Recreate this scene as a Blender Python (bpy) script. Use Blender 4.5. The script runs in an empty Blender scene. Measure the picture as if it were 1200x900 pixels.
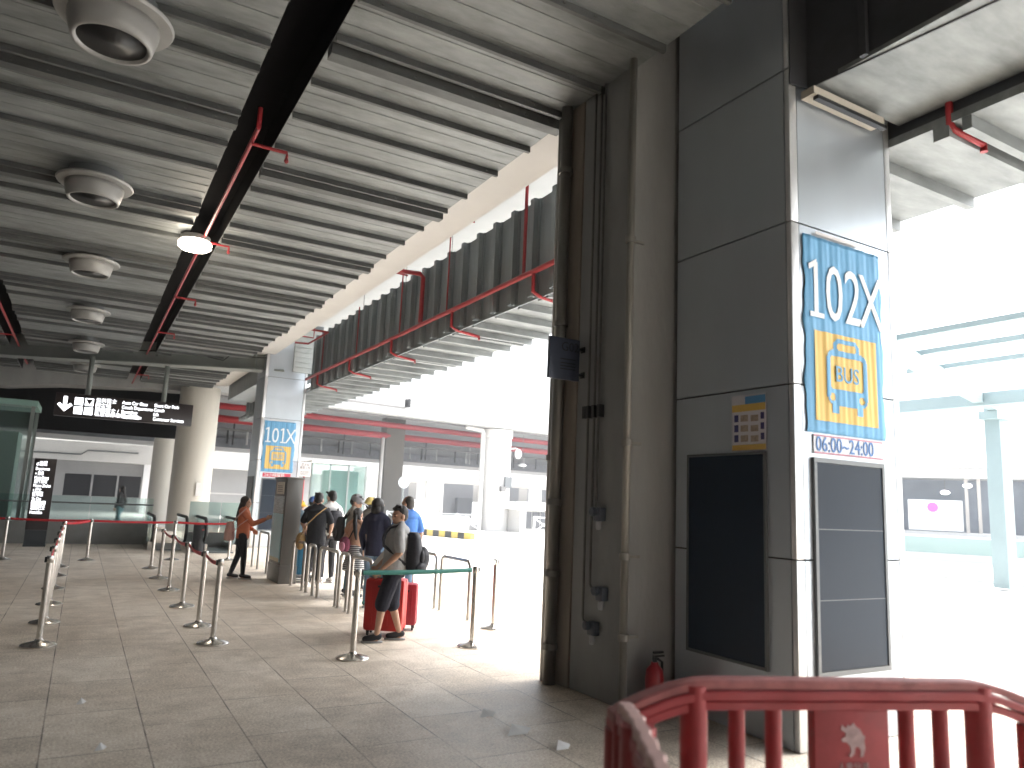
import bpy, bmesh, math, random
from mathutils import Vector, Matrix, noise
R = math.radians
random.seed(7)
S = bpy.context.scene
COL = S.collection

# ------------------------------------------------------------------ camera
cam_d = bpy.data.cameras.new('camera')
cam_d.sensor_width = 36.0
cam_d.lens = 36.0 * 868.2 / 1200.0
cam_d.clip_start = 0.05
cam_d.clip_end = 3000
cam_d.dof.use_dof = True
cam_d.dof.focus_distance = 11.0
cam_d.dof.aperture_fstop = 1.3
cam = bpy.data.objects.new('camera', cam_d)
COL.objects.link(cam)
YAW, PIT, ROL = 0.51620576, 0.15934259, 0.04358652
fwd = Vector((math.sin(YAW) * math.cos(PIT), math.cos(YAW) * math.cos(PIT), math.sin(PIT)))
rgt = Vector((math.cos(YAW), -math.sin(YAW), 0))
upv = rgt.cross(fwd)
r2 = rgt * math.cos(ROL) + upv * math.sin(ROL)
u2 = upv * math.cos(ROL) - rgt * math.sin(ROL)
cam.matrix_world = Matrix(((r2.x, u2.x, -fwd.x, 0), (r2.y, u2.y, -fwd.y, 0), (r2.z, u2.z, -fwd.z, 1.72), (0, 0, 0, 1)))
S.camera = cam

# ------------------------------------------------------------------ sky and sun (bright overcast)
W = bpy.data.worlds.new('World')
S.world = W
W.use_nodes = True
wn = W.node_tree
wn.nodes.clear()
sky = wn.nodes.new('ShaderNodeTexSky')
sky.sky_type = 'NISHITA'
sky.sun_disc = False
SUN_EL, SUN_AZ = 57.0, 92.0        # azimuth clockwise from +Y
sky.sun_elevation = R(SUN_EL)
sky.sun_rotation = R(SUN_AZ)
sky.dust_density = 5.0
sky.air_density = 1.3
sky.ozone_density = 1.0
hs = wn.nodes.new('ShaderNodeHueSaturation')
hs.inputs['Saturation'].default_value = 0.35
bgn = wn.nodes.new('ShaderNodeBackground')
bgn.inputs['Strength'].default_value = 0.15
wo = wn.nodes.new('ShaderNodeOutputWorld')
wn.links.new(sky.outputs[0], hs.inputs['Color'])
wn.links.new(hs.outputs[0], bgn.inputs[0])
wn.links.new(bgn.outputs[0], wo.inputs[0])
sun_d = bpy.data.lights.new('sun', 'SUN')
sun_d.energy = 1.5
sun_d.angle = R(26)
sun_d.color = (1.0, 0.975, 0.94)
sun = bpy.data.objects.new('sun', sun_d)
COL.objects.link(sun)
a, e = R(SUN_AZ), R(SUN_EL)
sun.rotation_euler = Vector((math.sin(a) * math.cos(e), math.cos(a) * math.cos(e), math.sin(e))).to_track_quat('Z', 'Y').to_euler()
S.view_settings.view_transform = 'Standard'
S.view_settings.look = 'None'
S.view_settings.gamma = 1.0
S.view_settings.use_curve_mapping = False
S.view_settings.exposure = 2.55
S.render.engine = 'CYCLES'
S.cycles.use_denoising = True
S.cycles.max_bounces = 10
S.cycles.diffuse_bounces = 6
S.cycles.glossy_bounces = 4
S.cycles.transmission_bounces = 6
S.cycles.transparent_max_bounces = 8
S.cycles.caustics_reflective = False
S.cycles.caustics_refractive = False
S.cycles.sample_clamp_indirect = 6.0

# ------------------------------------------------------------------ materials
MATS = {}
def mat(name, col=(.5, .5, .5), rough=.6, metal=0.0, var=0.0, scale=4.0, bump=0.0, bscale=30.0, stretch=(1, 1, 1),
        emit=None, es=1.0, trans=0.0, ior=1.45, alpha=1.0, col2=None, detail=5.0, rvar=0.0, spec=0.5):
    if name in MATS: return MATS[name]
    m = bpy.data.materials.new(name); m.use_nodes = True
    nt = m.node_tree; b = nt.nodes['Principled BSDF']
    b.inputs['Base Color'].default_value = (*col, 1)
    b.inputs['Roughness'].default_value = rough
    b.inputs['Metallic'].default_value = metal
    b.inputs['Specular IOR Level'].default_value = spec
    b.inputs['IOR'].default_value = ior
    if trans: b.inputs['Transmission Weight'].default_value = trans
    if alpha < 1: b.inputs['Alpha'].default_value = alpha
    if emit:
        b.inputs['Emission Color'].default_value = (*emit, 1); b.inputs['Emission Strength'].default_value = es
    if var or bump or col2 or rvar:
        tc = nt.nodes.new('ShaderNodeTexCoord'); mp = nt.nodes.new('ShaderNodeMapping')
        mp.inputs['Scale'].default_value = stretch
        nt.links.new(tc.outputs['Object'], mp.inputs[0])
        if var or col2 or rvar:
            n = nt.nodes.new('ShaderNodeTexNoise'); n.inputs['Scale'].default_value = scale; n.inputs['Detail'].default_value = detail
            n.inputs['Roughness'].default_value = .62
            nt.links.new(mp.outputs[0], n.inputs['Vector'])
            if var or col2:
                r = nt.nodes.new('ShaderNodeValToRGB')
                r.color_ramp.elements[0].position = .3; r.color_ramp.elements[1].position = .7
                c1 = [c * (1 - var) for c in col]; c2 = col2 or [min(1, c * (1 + var)) for c in col]
                r.color_ramp.elements[0].color = (*c1, 1); r.color_ramp.elements[1].color = (*c2, 1)
                nt.links.new(n.outputs['Fac'], r.inputs[0]); nt.links.new(r.outputs[0], b.inputs['Base Color'])
            if rvar:
                mr = nt.nodes.new('ShaderNodeMapRange')
                mr.inputs['To Min'].default_value = max(0.03, rough - rvar); mr.inputs['To Max'].default_value = min(1, rough + rvar)
                nt.links.new(n.outputs['Fac'], mr.inputs[0]); nt.links.new(mr.outputs[0], b.inputs['Roughness'])
        if bump:
            n2 = nt.nodes.new('ShaderNodeTexNoise'); n2.inputs['Scale'].default_value = bscale; n2.inputs['Detail'].default_value = 4
            nt.links.new(mp.outputs[0], n2.inputs['Vector'])
            bp = nt.nodes.new('ShaderNodeBump'); bp.inputs['Strength'].default_value = bump; bp.inputs['Distance'].default_value = .02
            nt.links.new(n2.outputs['Fac'], bp.inputs['Height']); nt.links.new(bp.outputs[0], b.inputs['Normal'])
    MATS[name] = m
    return m

def floor_mat():
    m = bpy.data.materials.new('granite_paving'); m.use_nodes = True
    nt = m.node_tree; N = nt.nodes; L = nt.links; b = N['Principled BSDF']
    tc = N.new('ShaderNodeTexCoord')
    sep = N.new('ShaderNodeSeparateXYZ'); L.new(tc.outputs['Object'], sep.inputs[0])
    cmb = N.new('ShaderNodeCombineXYZ')
    ax = N.new('ShaderNodeMath'); ax.operation = 'ADD'; ax.inputs[1].default_value = 63.035
    L.new(sep.outputs['X'], ax.inputs[0])
    ay = N.new('ShaderNodeMath'); ay.operation = 'ADD'; ay.inputs[1].default_value = 50.37
    L.new(sep.outputs['Y'], ay.inputs[0])
    L.new(ay.outputs[0], cmb.inputs['X']); L.new(ax.outputs[0], cmb.inputs['Y'])
    br = N.new('ShaderNodeTexBrick')
    br.offset = .5; br.offset_frequency = 2
    br.inputs['Scale'].default_value = 1.0
    br.inputs['Brick Width'].default_value = 1.03
    br.inputs['Row Height'].default_value = .63
    br.inputs['Mortar Size'].default_value = .006
    br.inputs['Mortar Smooth'].default_value = .4
    br.inputs['Color1'].default_value = (.40, .40, .40, 1); br.inputs['Color2'].default_value = (.60, .60, .60, 1)
    br.inputs['Mortar'].default_value = (.2, .2, .2, 1)
    L.new(cmb.outputs[0], br.inputs['Vector'])
    def noise_(scale, detail, rough=.6, dist=0.0):
        n = N.new('ShaderNodeTexNoise'); n.inputs['Scale'].default_value = scale; n.inputs['Detail'].default_value = detail
        n.inputs['Roughness'].default_value = rough; n.inputs['Distortion'].default_value = dist
        L.new(tc.outputs['Object'], n.inputs['Vector']); return n
    big = noise_(.55, 6, .62, .6); spk = noise_(55, 3, .8); mid = noise_(3.2, 6, .7)
    def ramp(src, p0, c0, p1, c1):
        r = N.new('ShaderNodeValToRGB'); r.color_ramp.elements[0].position = p0; r.color_ramp.elements[1].position = p1
        r.color_ramp.elements[0].color = (*c0, 1); r.color_ramp.elements[1].color = (*c1, 1); L.new(src, r.inputs[0]); return r
    base = ramp(big.outputs['Fac'], .32, (.52, .445, .36), .66, (.72, .65, .56))
    def mix(t, f, a_, b_):
        x = N.new('ShaderNodeMix'); x.data_type = 'RGBA'; x.blend_type = t; x.inputs['Factor'].default_value = f
        L.new(a_, x.inputs['A']); L.new(b_, x.inputs['B']); return x.outputs['Result']
    c = mix('MULTIPLY', .75, base.outputs[0], ramp(mid.outputs['Fac'], .30, (.56, .535, .50), .60, (1, 1, 1)).outputs[0])
    c = mix('OVERLAY', .75, c, ramp(spk.outputs['Fac'], .35, (.2, .2, .2), .65, (.8, .8, .8)).outputs[0])
    c = mix('OVERLAY', .42, c, br.outputs['Color'])
    jt = N.new('ShaderNodeMix'); jt.data_type = 'RGBA'
    jm = N.new('ShaderNodeMath'); jm.operation = 'MULTIPLY'
    jn = noise_(1.7, 4); jr = ramp(jn.outputs['Fac'], .38, (.12, .12, .12), .60, (1, 1, 1))
    L.new(br.outputs['Fac'], jm.inputs[0]); L.new(jr.outputs[0], jm.inputs[1])
    L.new(jm.outputs[0], jt.inputs['Factor']); L.new(c, jt.inputs['A']); jt.inputs['B'].default_value = (.05, .043, .036, 1)
    L.new(jt.outputs['Result'], b.inputs['Base Color'])
    mr = N.new('ShaderNodeMapRange'); mr.inputs['To Min'].default_value = .38; mr.inputs['To Max'].default_value = .7
    L.new(mid.outputs['Fac'], mr.inputs[0]); L.new(mr.outputs[0], b.inputs['Roughness'])
    bp = N.new('ShaderNodeBump'); bp.inputs['Strength'].default_value = .25; bp.inputs['Distance'].default_value = .004
    inv = N.new('ShaderNodeMath'); inv.operation = 'SUBTRACT'
    L.new(spk.outputs['Fac'], inv.inputs[0]); L.new(br.outputs['Fac'], inv.inputs[1])
    L.new(inv.outputs[0], bp.inputs['Height']); L.new(bp.outputs[0], b.inputs['Normal'])
    return m

STEEL = mat('stainless_steel', (.62, .6, .57), .24, 1.0, rvar=.1, scale=9, stretch=(1, 1, .15))
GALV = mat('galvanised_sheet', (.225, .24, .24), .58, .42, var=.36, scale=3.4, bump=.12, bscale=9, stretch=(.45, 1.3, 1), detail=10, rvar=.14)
GALV_SHADE = mat('galvanised_rib_shaded', (.10, .106, .104), .6, .35, var=.25, scale=6, stretch=(.4, 1, 1))  # darker copy of the sheet metal; the ribs' shade is put into the colour
CLADM = mat('corrugated_cladding', (.20, .225, .235), .5, .35, var=.18, scale=2.5, stretch=(1, 1, .25))
DARKST = mat('black_painted_steel', (.006, .006, .007), .9, .0, var=.3, scale=3, spec=.05)
BOXST = mat('dark_girder_steel', (.055, .058, .064), .5, .2, var=.25, scale=1.5)
ALU = mat('satin_aluminium_panel', (.53, .58, .63), .35, .7, var=.05, scale=1.2, stretch=(1, 1, .3), rvar=.06)
TRIM = mat('aluminium_trim', (.66, .67, .68), .32, .7)
PANEL = mat('dark_notice_glass', (.010, .019, .034), .28, .0, var=.04, scale=1.3, spec=.22)
FRAME = mat('grey_board_frame', (.14, .15, .155), .45, .4)
CONC = mat('pier_concrete', (.275, .28, .275), .85, 0, var=.14, scale=1.6, bump=.2, bscale=22, stretch=(1, 1, .35), detail=8)
WHITEC = mat('white_painted_concrete', (.60, .59, .57), .8, 0, var=.06, scale=.9, stretch=(1, 1, .3))
CREAM = mat('cream_soffit_paint', (.52, .515, .50), .8, 0, var=.05, scale=1.1)
GREYC = mat('grey_rendered_wall', (.34, .34, .34), .8, 0, var=.08, scale=.7)
REDP = mat('red_pipe_paint', (.30, .020, .026), .42, 0, var=.15, scale=8)
CONDUIT = mat('grey_conduit', (.17, .165, .16), .5, .4, var=.2, scale=8)
BLACKP = mat('black_plastic', (.012, .012, .013), .42)
BLACKR = mat('black_rubber', (.01, .01, .01), .6)
GLASS = mat('teal_tinted_glass', (.55, .78, .72), .03, 0, trans=1.0, ior=1.1, alpha=.55)
GLASSL = mat('green_lift_glass', (.45, .68, .62), .05, 0, trans=.85, ior=1.1, alpha=.45)
FROST = mat('frosted_balustrade_glass', (.36, .5, .46), .35, 0, alpha=.62)
DOME = mat('white_lamp_housing', (.29, .29, .28), .45, .1, var=.08, scale=5)
PAINTG = mat('grey_painted_steel', (.20, .22, .21), .5, .2, var=.1, scale=2)
ROADM = mat('concrete_road', (.56, .56, .54), .85, 0, var=.1, scale=.5, bump=.1, bscale=60)
WSTEEL = mat('white_painted_steel', (.78, .79, .78), .4, .1)
CANOPY = mat('pale_green_canopy_steel', (.24, .31, .32), .45, .1, var=.05, scale=1)
SKIN = mat('skin', (.48, .29, .205), .55, 0, var=.08, scale=14)
SKINL = mat('light_skin', (.55, .34, .245), .55, 0, var=.07, scale=14)
HAIRM = mat('black_hair', (.012, .010, .009), .45, 0, var=.3, scale=40, bump=.5, bscale=60, stretch=(1, 1, .15))
SHOE = mat('dark_shoe', (.03, .03, .035), .6)
SOLEW = mat('white_shoe', (.7, .7, .7), .6)
EYEM = mat('dark_eye', (.02, .014, .01), .2)
LIPM = mat('lip', (.36, .12, .10), .5)
WHITEL = mat('white_lettering', (.8, .8, .8), .6)
LIT = mat('lit_lettering', (.8, .8, .8), .5, emit=(.92, .95, 1), es=.9)
def cloth(name, c, **k):
    return mat('cloth_' + name, c, k.pop('rough', .85), 0, var=.12, scale=5, bump=.6, bscale=k.pop('bscale', 11), **k)

# ------------------------------------------------------------------ mesh helpers
class MB:
    def __init__(s): s.v = []; s.f = []
    def raw(s, v, f):
        o = len(s.v); s.v += [Vector(p) for p in v]; s.f += [tuple(i + o for i in q) for q in f]; return s
    def box(s, x0, x1, y0, y1, z0, z1, M=None):
        v = [Vector(p) for p in ((x0, y0, z0), (x1, y0, z0), (x1, y1, z0), (x0, y1, z0), (x0, y0, z1), (x1, y0, z1), (x1, y1, z1), (x0, y1, z1))]
        if M: v = [M @ p for p in v]
        return s.raw(v, [(0, 3, 2, 1), (4, 5, 6, 7), (0, 1, 5, 4), (1, 2, 6, 5), (2, 3, 7, 6), (3, 0, 4, 7)])
    def tube(s, pts, r, n=10, cap=True):
        pts = [Vector(p) for p in pts]; rr = r if isinstance(r, (list, tuple)) else [r] * len(pts)
        V = []; F = []; prev = None
        for i, p in enumerate(pts):
            t = (pts[min(i + 1, len(pts) - 1)] - pts[max(i - 1, 0)]).normalized()
            if prev is None:
                u = t.orthogonal().normalized()
            else:
                u = (prev - t * prev.dot(t)).normalized()
            prev = u; w = t.cross(u)
            for k in range(n):
                an = 2 * math.pi * k / n
                V.append(p + (u * math.cos(an) + w * math.sin(an)) * rr[i])
        for i in range(len(pts) - 1):
            for k in range(n):
                F.append((i * n + k, i * n + (k + 1) % n, (i + 1) * n + (k + 1) % n, (i + 1) * n + k))
        if cap:
            F.append(tuple(reversed(range(n)))); F.append(tuple((len(pts) - 1) * n + k for k in range(n)))
        return s.raw(V, F)
    def lathe(s, prof, n=24, c=(0, 0, 0), M=None):
        V = []; F = []
        for r, z in prof:
            for k in range(n):
                an = 2 * math.pi * k / n
                p = Vector((c[0] + r * math.cos(an), c[1] + r * math.sin(an), c[2] + z)); V.append(M @ p if M else p)
        for i in range(len(prof) - 1):
            for k in range(n):
                F.append((i * n + k, i * n + (k + 1) % n, (i + 1) * n + (k + 1) % n, (i + 1) * n + k))
        F.append(tuple(reversed(range(n)))); F.append(tuple((len(prof) - 1) * n + k for k in range(n)))
        return s.raw(V, F)
    def stack(s, rings, n=18):            # rings: (cx, cy, cz, rx, ry)
        V = []; F = []
        for cx, cy, cz, rx, ry in rings:
            for k in range(n):
                an = 2 * math.pi * k / n; V.append(Vector((cx + rx * math.cos(an), cy + ry * math.sin(an), cz)))
        for i in range(len(rings) - 1):
            for k in range(n): F.append((i * n + k, i * n + (k + 1) % n, (i + 1) * n + (k + 1) % n, (i + 1) * n + k))
        F.append(tuple(reversed(range(n)))); F.append(tuple((len(rings) - 1) * n + k for k in range(n)))
        return s.raw(V, F)
    def limb(s, pts, n=12):               # pts: (Vector, radius): rounded tapered chain
        P = []; r = []
        p0, r0 = Vector(pts[0][0]), pts[0][1]; d = (Vector(pts[1][0]) - p0).normalized()
        for q in (1, .8, .45): P.append(p0 - d * r0 * q); r.append(r0 * math.sqrt(max(.02, 1 - q * q)))
        for i, (p, rad) in enumerate(pts): P.append(Vector(p)); r.append(rad)
        p1, r1 = Vector(pts[-1][0]), pts[-1][1]; d = (p1 - Vector(pts[-2][0])).normalized()
        for q in (.45, .8, 1): P.append(p1 + d * r1 * q); r.append(r1 * math.sqrt(max(.02, 1 - q * q)))
        return s.tube(P, r, n)
    def ball(s, c, rx, ry, rz, M=None, n=16, m=10):
        V = []; F = []
        for i in range(m + 1):
            th = math.pi * i / m
            for k in range(n):
                an = 2 * math.pi * k / n
                p = Vector((rx * math.sin(th) * math.cos(an), ry * math.sin(th) * math.sin(an), rz * math.cos(th)))
                if i in (0, m): p = Vector((rx * .01 * math.cos(an), ry * .01 * math.sin(an), p.z))
                V.append((M @ p if M else p) + Vector(c))
        for i in range(m):
            for k in range(n): F.append((i * n + k, (i + 1) * n + k, (i + 1) * n + (k + 1) % n, i * n + (k + 1) % n))
        F.append(tuple(range(n))); F.append(tuple(reversed([m * n + k for k in range(n)])))
        return s.raw(V, F)
    def prism(s, poly, M):                # poly in local XY, extruded local z 0..1 through M
        n = len(poly)
        V = [M @ Vector((x, y, 0)) for x, y in poly] + [M @ Vector((x, y, 1)) for x, y in poly]
        F = [tuple(reversed(range(n))), tuple(range(n, 2 * n))] + [(i, (i + 1) % n, n + (i + 1) % n, n + i) for i in range(n)]
        return s.raw(V, F)
    def mesh(s, name, m):
        me = bpy.data.meshes.new(name); me.from_pydata([tuple(p) for p in s.v], [], s.f)
        bm = bmesh.new(); bm.from_mesh(me); bmesh.ops.recalc_face_normals(bm, faces=bm.faces); bm.to_mesh(me); bm.free()
        if m: me.materials.append(m)
        return me
    def build(s, name, m, parent=None, smooth=False, bevel=0.0, auto=None):
        me = s.mesh(name, m)
        if bevel:
            bm = bmesh.new(); bm.from_mesh(me)
            ed = [x for x in bm.edges if len(x.link_faces) == 2 and x.calc_face_angle(0) > R(40)]
            bmesh.ops.bevel(bm, geom=ed, offset=bevel, segments=2, affect='EDGES', profile=.6); bm.to_mesh(me); bm.free()
        o = bpy.data.objects.new(name, me); COL.objects.link(o)
        if parent: o.parent = parent
        if smooth: me.polygons.foreach_set('use_smooth', [True] * len(me.polygons))
        elif auto or bevel:
            me.polygons.foreach_set('use_smooth', [True] * len(me.polygons)); me.set_sharp_from_angle(angle=R(auto or 35))
        return o
def tag(o, label=None, cat=None, group=None, kind=None):
    if label: o['label'] = label
    if cat: o['category'] = cat
    if group: o['group'] = group
    if kind: o['kind'] = kind
    return o
def thing(name, label, cat, loc=(0, 0, 0), rz=0.0, group=None):
    o = bpy.data.objects.new(name, None); o.empty_display_size = .2; COL.objects.link(o)
    o.location = loc; o.rotation_euler = (0, 0, rz); return tag(o, label, cat, group)
def copy_tree(o, parent=None):
    c = o.copy(); COL.objects.link(c)
    if parent: c.parent = parent
    for ch in list(o.children): copy_tree(ch, c)
    return c
def struct(mb, name, m, **k): return tag(mb.build(name, m, **k), kind='structure')
def place(o, M, parent=None):
    if parent: o.parent = parent
    o.matrix_local = M; return o
def frame_at(o, right, up):               # plane frame: local x=right, y=up, z=normal
    r_, u_ = Vector(right).normalized(), Vector(up).normalized(); n_ = r_.cross(u_)
    return Matrix(((r_.x, u_.x, n_.x, o[0]), (r_.y, u_.y, n_.y, o[1]), (r_.z, u_.z, n_.z, o[2]), (0, 0, 0, 1)))
def text(body, size, m, M, parent, name='lettering', align='LEFT', xs=1.0, ext=.002, space=1.0):
    cu = bpy.data.curves.new(name, 'FONT'); cu.body = body; cu.size = size; cu.align_x = align; cu.extrude = ext
    cu.space_line = space; cu.resolution_u = 3
    t = bpy.data.objects.new('tmp', cu); COL.objects.link(t)
    bpy.context.view_layer.update()
    me = bpy.data.meshes.new_from_object(t.evaluated_get(bpy.context.evaluated_depsgraph_get()))
    bpy.data.objects.remove(t); bpy.data.curves.remove(cu)
    me.materials.clear(); me.materials.append(m)
    o = bpy.data.objects.new(name, me); COL.objects.link(o)
    return place(o, M @ Matrix.Diagonal((xs, 1, 1, 1)), parent)
def remesh(mb, name, m, parent, vox=.009, smooth=3):
    o = mb.build(name, m, parent)
    md = o.modifiers.new('r', 'REMESH'); md.mode = 'VOXEL'; md.voxel_size = vox
    sm = o.modifiers.new('s', 'SMOOTH'); sm.iterations = smooth; sm.factor = .5
    bpy.context.view_layer.update()
    me = bpy.data.meshes.new_from_object(o.evaluated_get(bpy.context.evaluated_depsgraph_get()))
    o.modifiers.clear(); o.data = me
    if not me.materials: me.materials.append(m)
    me.polygons.foreach_set('use_smooth', [True] * len(me.polygons))
    return o

# ------------------------------------------------------------------ ground, floor, road
g = MB(); g.raw([(-900, -900, -.16), (900, -900, -.16), (900, 1500, -.16), (-900, 1500, -.16)], [(0, 1, 2, 3)])
struct(g, 'ground', ROADM)
fl = MB(); fl.box(-14, 8.3, -14, 37, -.155, 0); struct(fl, 'floor', floor_mat())
kb = MB(); kb.box(8.303, 8.5, -14, 37, -.156, .004); struct(kb, 'kerb', mat('kerb_granite', (.45, .44, .42), .8, var=.1))
pv = MB(); pv.prism([(-30, 37.3), (15.9, 37.3), (17.2, 33.6), (22, 35.4), (44, 39), (80, 46), (80, 75), (-30, 75)], Matrix.Translation((0, 0, -.159)) @ Matrix.Diagonal((1, 1, .159, 1)))
struct(pv, 'pavement', mat('pale_pavement', (.5, .49, .47), .85, var=.07, scale=.6))
sp = MB(); sp.prism([(22.5, -8), (70, -8), (70, 32), (28, 32)], Matrix.Translation((0, 0, -.159)) @ Matrix.Diagonal((1, 1, .12, 1)))
struct(sp, 'pavement_beside_canopy', MATS['pale_pavement'])

# ------------------------------------------------------------------ ceilings
ZP, ZR = 6.045, 5.93
def rib_ys(y0, y1, left=False):
    ys = [(7.46, 0)] if left else []; b = (2.18 if left else 3.42) - 3.28 * 8
    while b < y1 + 4:
        for d, deep in ((-.22, 0), (0, 1), (.68, 0), (1.50, 0)) + (() if left else ((2.40, 0),)):
            y = b + d
            if y0 < y < y1: ys.append((y, deep))
        b += 3.28
    return ys
def deck(x0, x1, y0, y1, zp=ZP, zr=ZR):
    m = MB(); m.box(x0, x1, y0, y1, zp, zp + .12)
    k = MB()
    for y, deep in rib_ys(y0, y1, x0 < 1.5):
        w = .075 if deep else .022
        zb = zr - (.0 if deep else -.042)
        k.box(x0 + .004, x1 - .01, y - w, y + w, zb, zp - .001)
        for q_ in range(int((x1 - x0) / .33)): k.box(x0 + .2 + q_ * .33, x0 + .225 + q_ * .33, y - w - .012, y - w - .001, zb + .03, zb + .05)
    q = MB()
    y = y0
    for i in range(int((y1 - y0) / .28)):       # shallow pressed ridges of the sheet
        q.box(x0 + .01, x1 - .02, y0 + i * .28 - .008, y0 + i * .28 + .008, zp - .005, zp - .001)
    o = struct(m, 'ceiling', GALV)
    struct(k, 'ceiling_ribs', GALV_SHADE); struct(q, 'ceiling_ridges', GALV)
for x0, x1 in ((1.6, 4.3), (-2.0, 1.1), (-5.6, -2.5), (-9.2, -6.1)):
    deck(x0, x1, -8, 34.0)
for x in (1.1, -2.5, -6.1):
    t = thing('ceiling_girder', {1.1: 'black recessed girder running over the lit round ceiling lamp', -2.5: 'black recessed girder at the far left edge of the ceiling',
              -6.1: 'black girder beyond the left edge of the picture'}[x], 'girder', (x + .25, 12, ZP))
    m = MB(); m.box(-.26, -.24, -20, 22, .005, .75); m.box(.24, .26, -20, 22, .005, .75); m.build('web', DARKST, t)
    m = MB(); m.box(-.238, .238, -20, 22, .35, .40); m.build('soffit_plate', DARKST, t)
# unseen walls added to keep light out, left of and behind the hall
t = thing('light_block_wall', 'unseen dark wall added to cut light along the left side of the hall', 'wall', (-11, 0, 0))
m = MB(); m.box(-.3, 0, -12, 36, 0, 8); m.build('panel', mat('light_block_panel', (.10, .10, .10), .7, 0, var=.1), t)
t = thing('light_block_wall', 'unseen dark wall added to cut light behind the camera', 'wall', (0, -11, 0))
m = MB(); m.box(-11, 6.5, -.3, 0, 0, 8); m.build('panel', MATS['light_block_panel'], t)
# upper slab and the cream beam strip behind the deck edge
m = MB(); m.box(-10, 8.0, -8, 60, 7.75, 8.05); struct(m, 'upper_slab', CREAM)
t = thing('edge_beam', 'cream painted edge beam behind the ends of the ceiling ribs', 'beam', (4.66, 20, 6.2))
m = MB(); m.box(-.34, .36, -13.7, 14, 0, .9); m.build('soffit', CREAM, t)
# right deck
RD = (6.12, 7.85)
def deck_r(y0, y1):
    m = MB(); m.box(RD[0], RD[1], y0, y1, 5.12, 5.2); struct(m, 'ceiling', GALV)
    k = MB()
    for y, deep in rib_ys(y0, y1): k.box(RD[0] + .003, RD[1] - .03 - .08 * deep, y - .04 - .03 * deep, y + .04 + .03 * deep, 5.0, 5.119)
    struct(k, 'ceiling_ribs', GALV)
deck_r(-8, 37)
# corrugated girder face
def corrugated(name, label, y0, y1, z0, z1, x, mat_, step=.66):
    t = thing(name, label, 'cladding', (x, y0, z0))
    m = MB(); n = int((y1 - y0) / step)
    for i in range(n):
        a0, z = y0 + i * step, z1 - z0 + .0
        prof = [(0, 0), (.015, -.11), (.13, -.11), (.15, 0), (.62, 0), (.625, -.03), (.655, -.03), (.66, 0)]
        V = []; F = []
        for (d, off) in prof:
            V += [(off, i * step + d, 0), (off, i * step + d, z)]
        for j in range(len(prof) - 1): F.append((2 * j, 2 * j + 2, 2 * j + 3, 2 * j + 1))
        m.raw(V, F)
    o = m.build('sheet', mat_, t)
    md = o.modifiers.new('solid', 'SOLIDIFY'); md.thickness = .012
    b = MB(); b.box(-.02, .004, .02, y1 - y0, -.045, -.004); b.build('bottom_trim', CLADM, t)
    return t
corrugated('corrugated_cladding', 'dark grey corrugated cladding behind the long red pipe, between the two bus stop columns', 5.4, 24.4, 5.06, 6.75, 6.08, CLADM)
t = thing('girder_plate', 'dark girder plate with a short red pipe, right of the near column', 'girder', (6.165, 0, 5.13))
m = MB(); m.box(0, .02, -7.8, 5.25, 0, .9); m.build('web', BOXST, t)
m = MB(); m.box(.003, .1, -7.8, 3.9, .905, 2.6); m.build('upper_web', BOXST, t)
corrugated('corrugated_cladding', 'short dark cladding strip just right of the far column', 26.2, 36, 5.06, 6.3, 6.17, CLADM)
# box girder heads over the columns (near one: dark side, galvanised underside)
t = thing('box_girder', 'dark box girder with a galvanised underside above the near column', 'girder', (5.5, 0, 5.3))
m = MB(); m.raw([(-.735, 3.885, 0), (-.55, 3.86, 0), (-.39, 2.4, 0), (-.39, -7.8, 0), (-.735, 3.885, 2.4), (-.55, 3.86, 2.4), (-.39, 2.4, 2.4), (-.39, -7.8, 2.4)], [(0, 1, 5, 4), (1, 2, 6, 5), (2, 3, 7, 6)])
o = m.build('side_plate', BOXST, t); md = o.modifiers.new('s', 'SOLIDIFY'); md.thickness = .012
m = MB()
for y0, y1 in ((1.62, 3.82), (-.4, 1.60), (-3, -.42), (-7.8, -3.02)): m.box(-.395 if y1 < 2 else -.52, .655, y0, y1, .012, .05)
m.build('underside', GALV, t)
m = MB(); m.box(-.72, .662, -7.8, 3.86, 2.38, 2.44); m.box(.64, .662, -7.8, 3.86, .052, 2.378); m.build('top_plate', BOXST, t)
m = MB(); m.box(-.375, .66, 1.57, 1.65, -.01, .028); [m.box(.0 + i * .2 - .3, .03 + i * .2 - .3, 1.58, 1.64, -.035, -.01) for i in range(5)]; m.build('rib', BOXST, t)
m = MB(); m.box(-.57, -.53, 3.3, 3.36, .02, 2.4); m.box(-.45, -.41, 1.7, 1.76, .02, 2.4); m.build('stiffener', BOXST, t)
t = thing('box_girder', 'grey corrugated box girder end on top of the far column', 'girder', (5.6, 24.6, 5.62))
m = MB(); n = 9
for i in range(n):
    z = .08 + i * .17; m.box(.02, .98, 0, .3, z, z + .13); m.box(.02, .98, .02, .3, z + .13, z + .17)
m.build('end_plate', mat('grey_end_plate', (.40, .42, .41), .5, .3, var=.08), t)
m = MB(); m.box(-.5, 1, .3, 9.4, -.02, 1.8); m.build('shell', CLADM, t)
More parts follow.
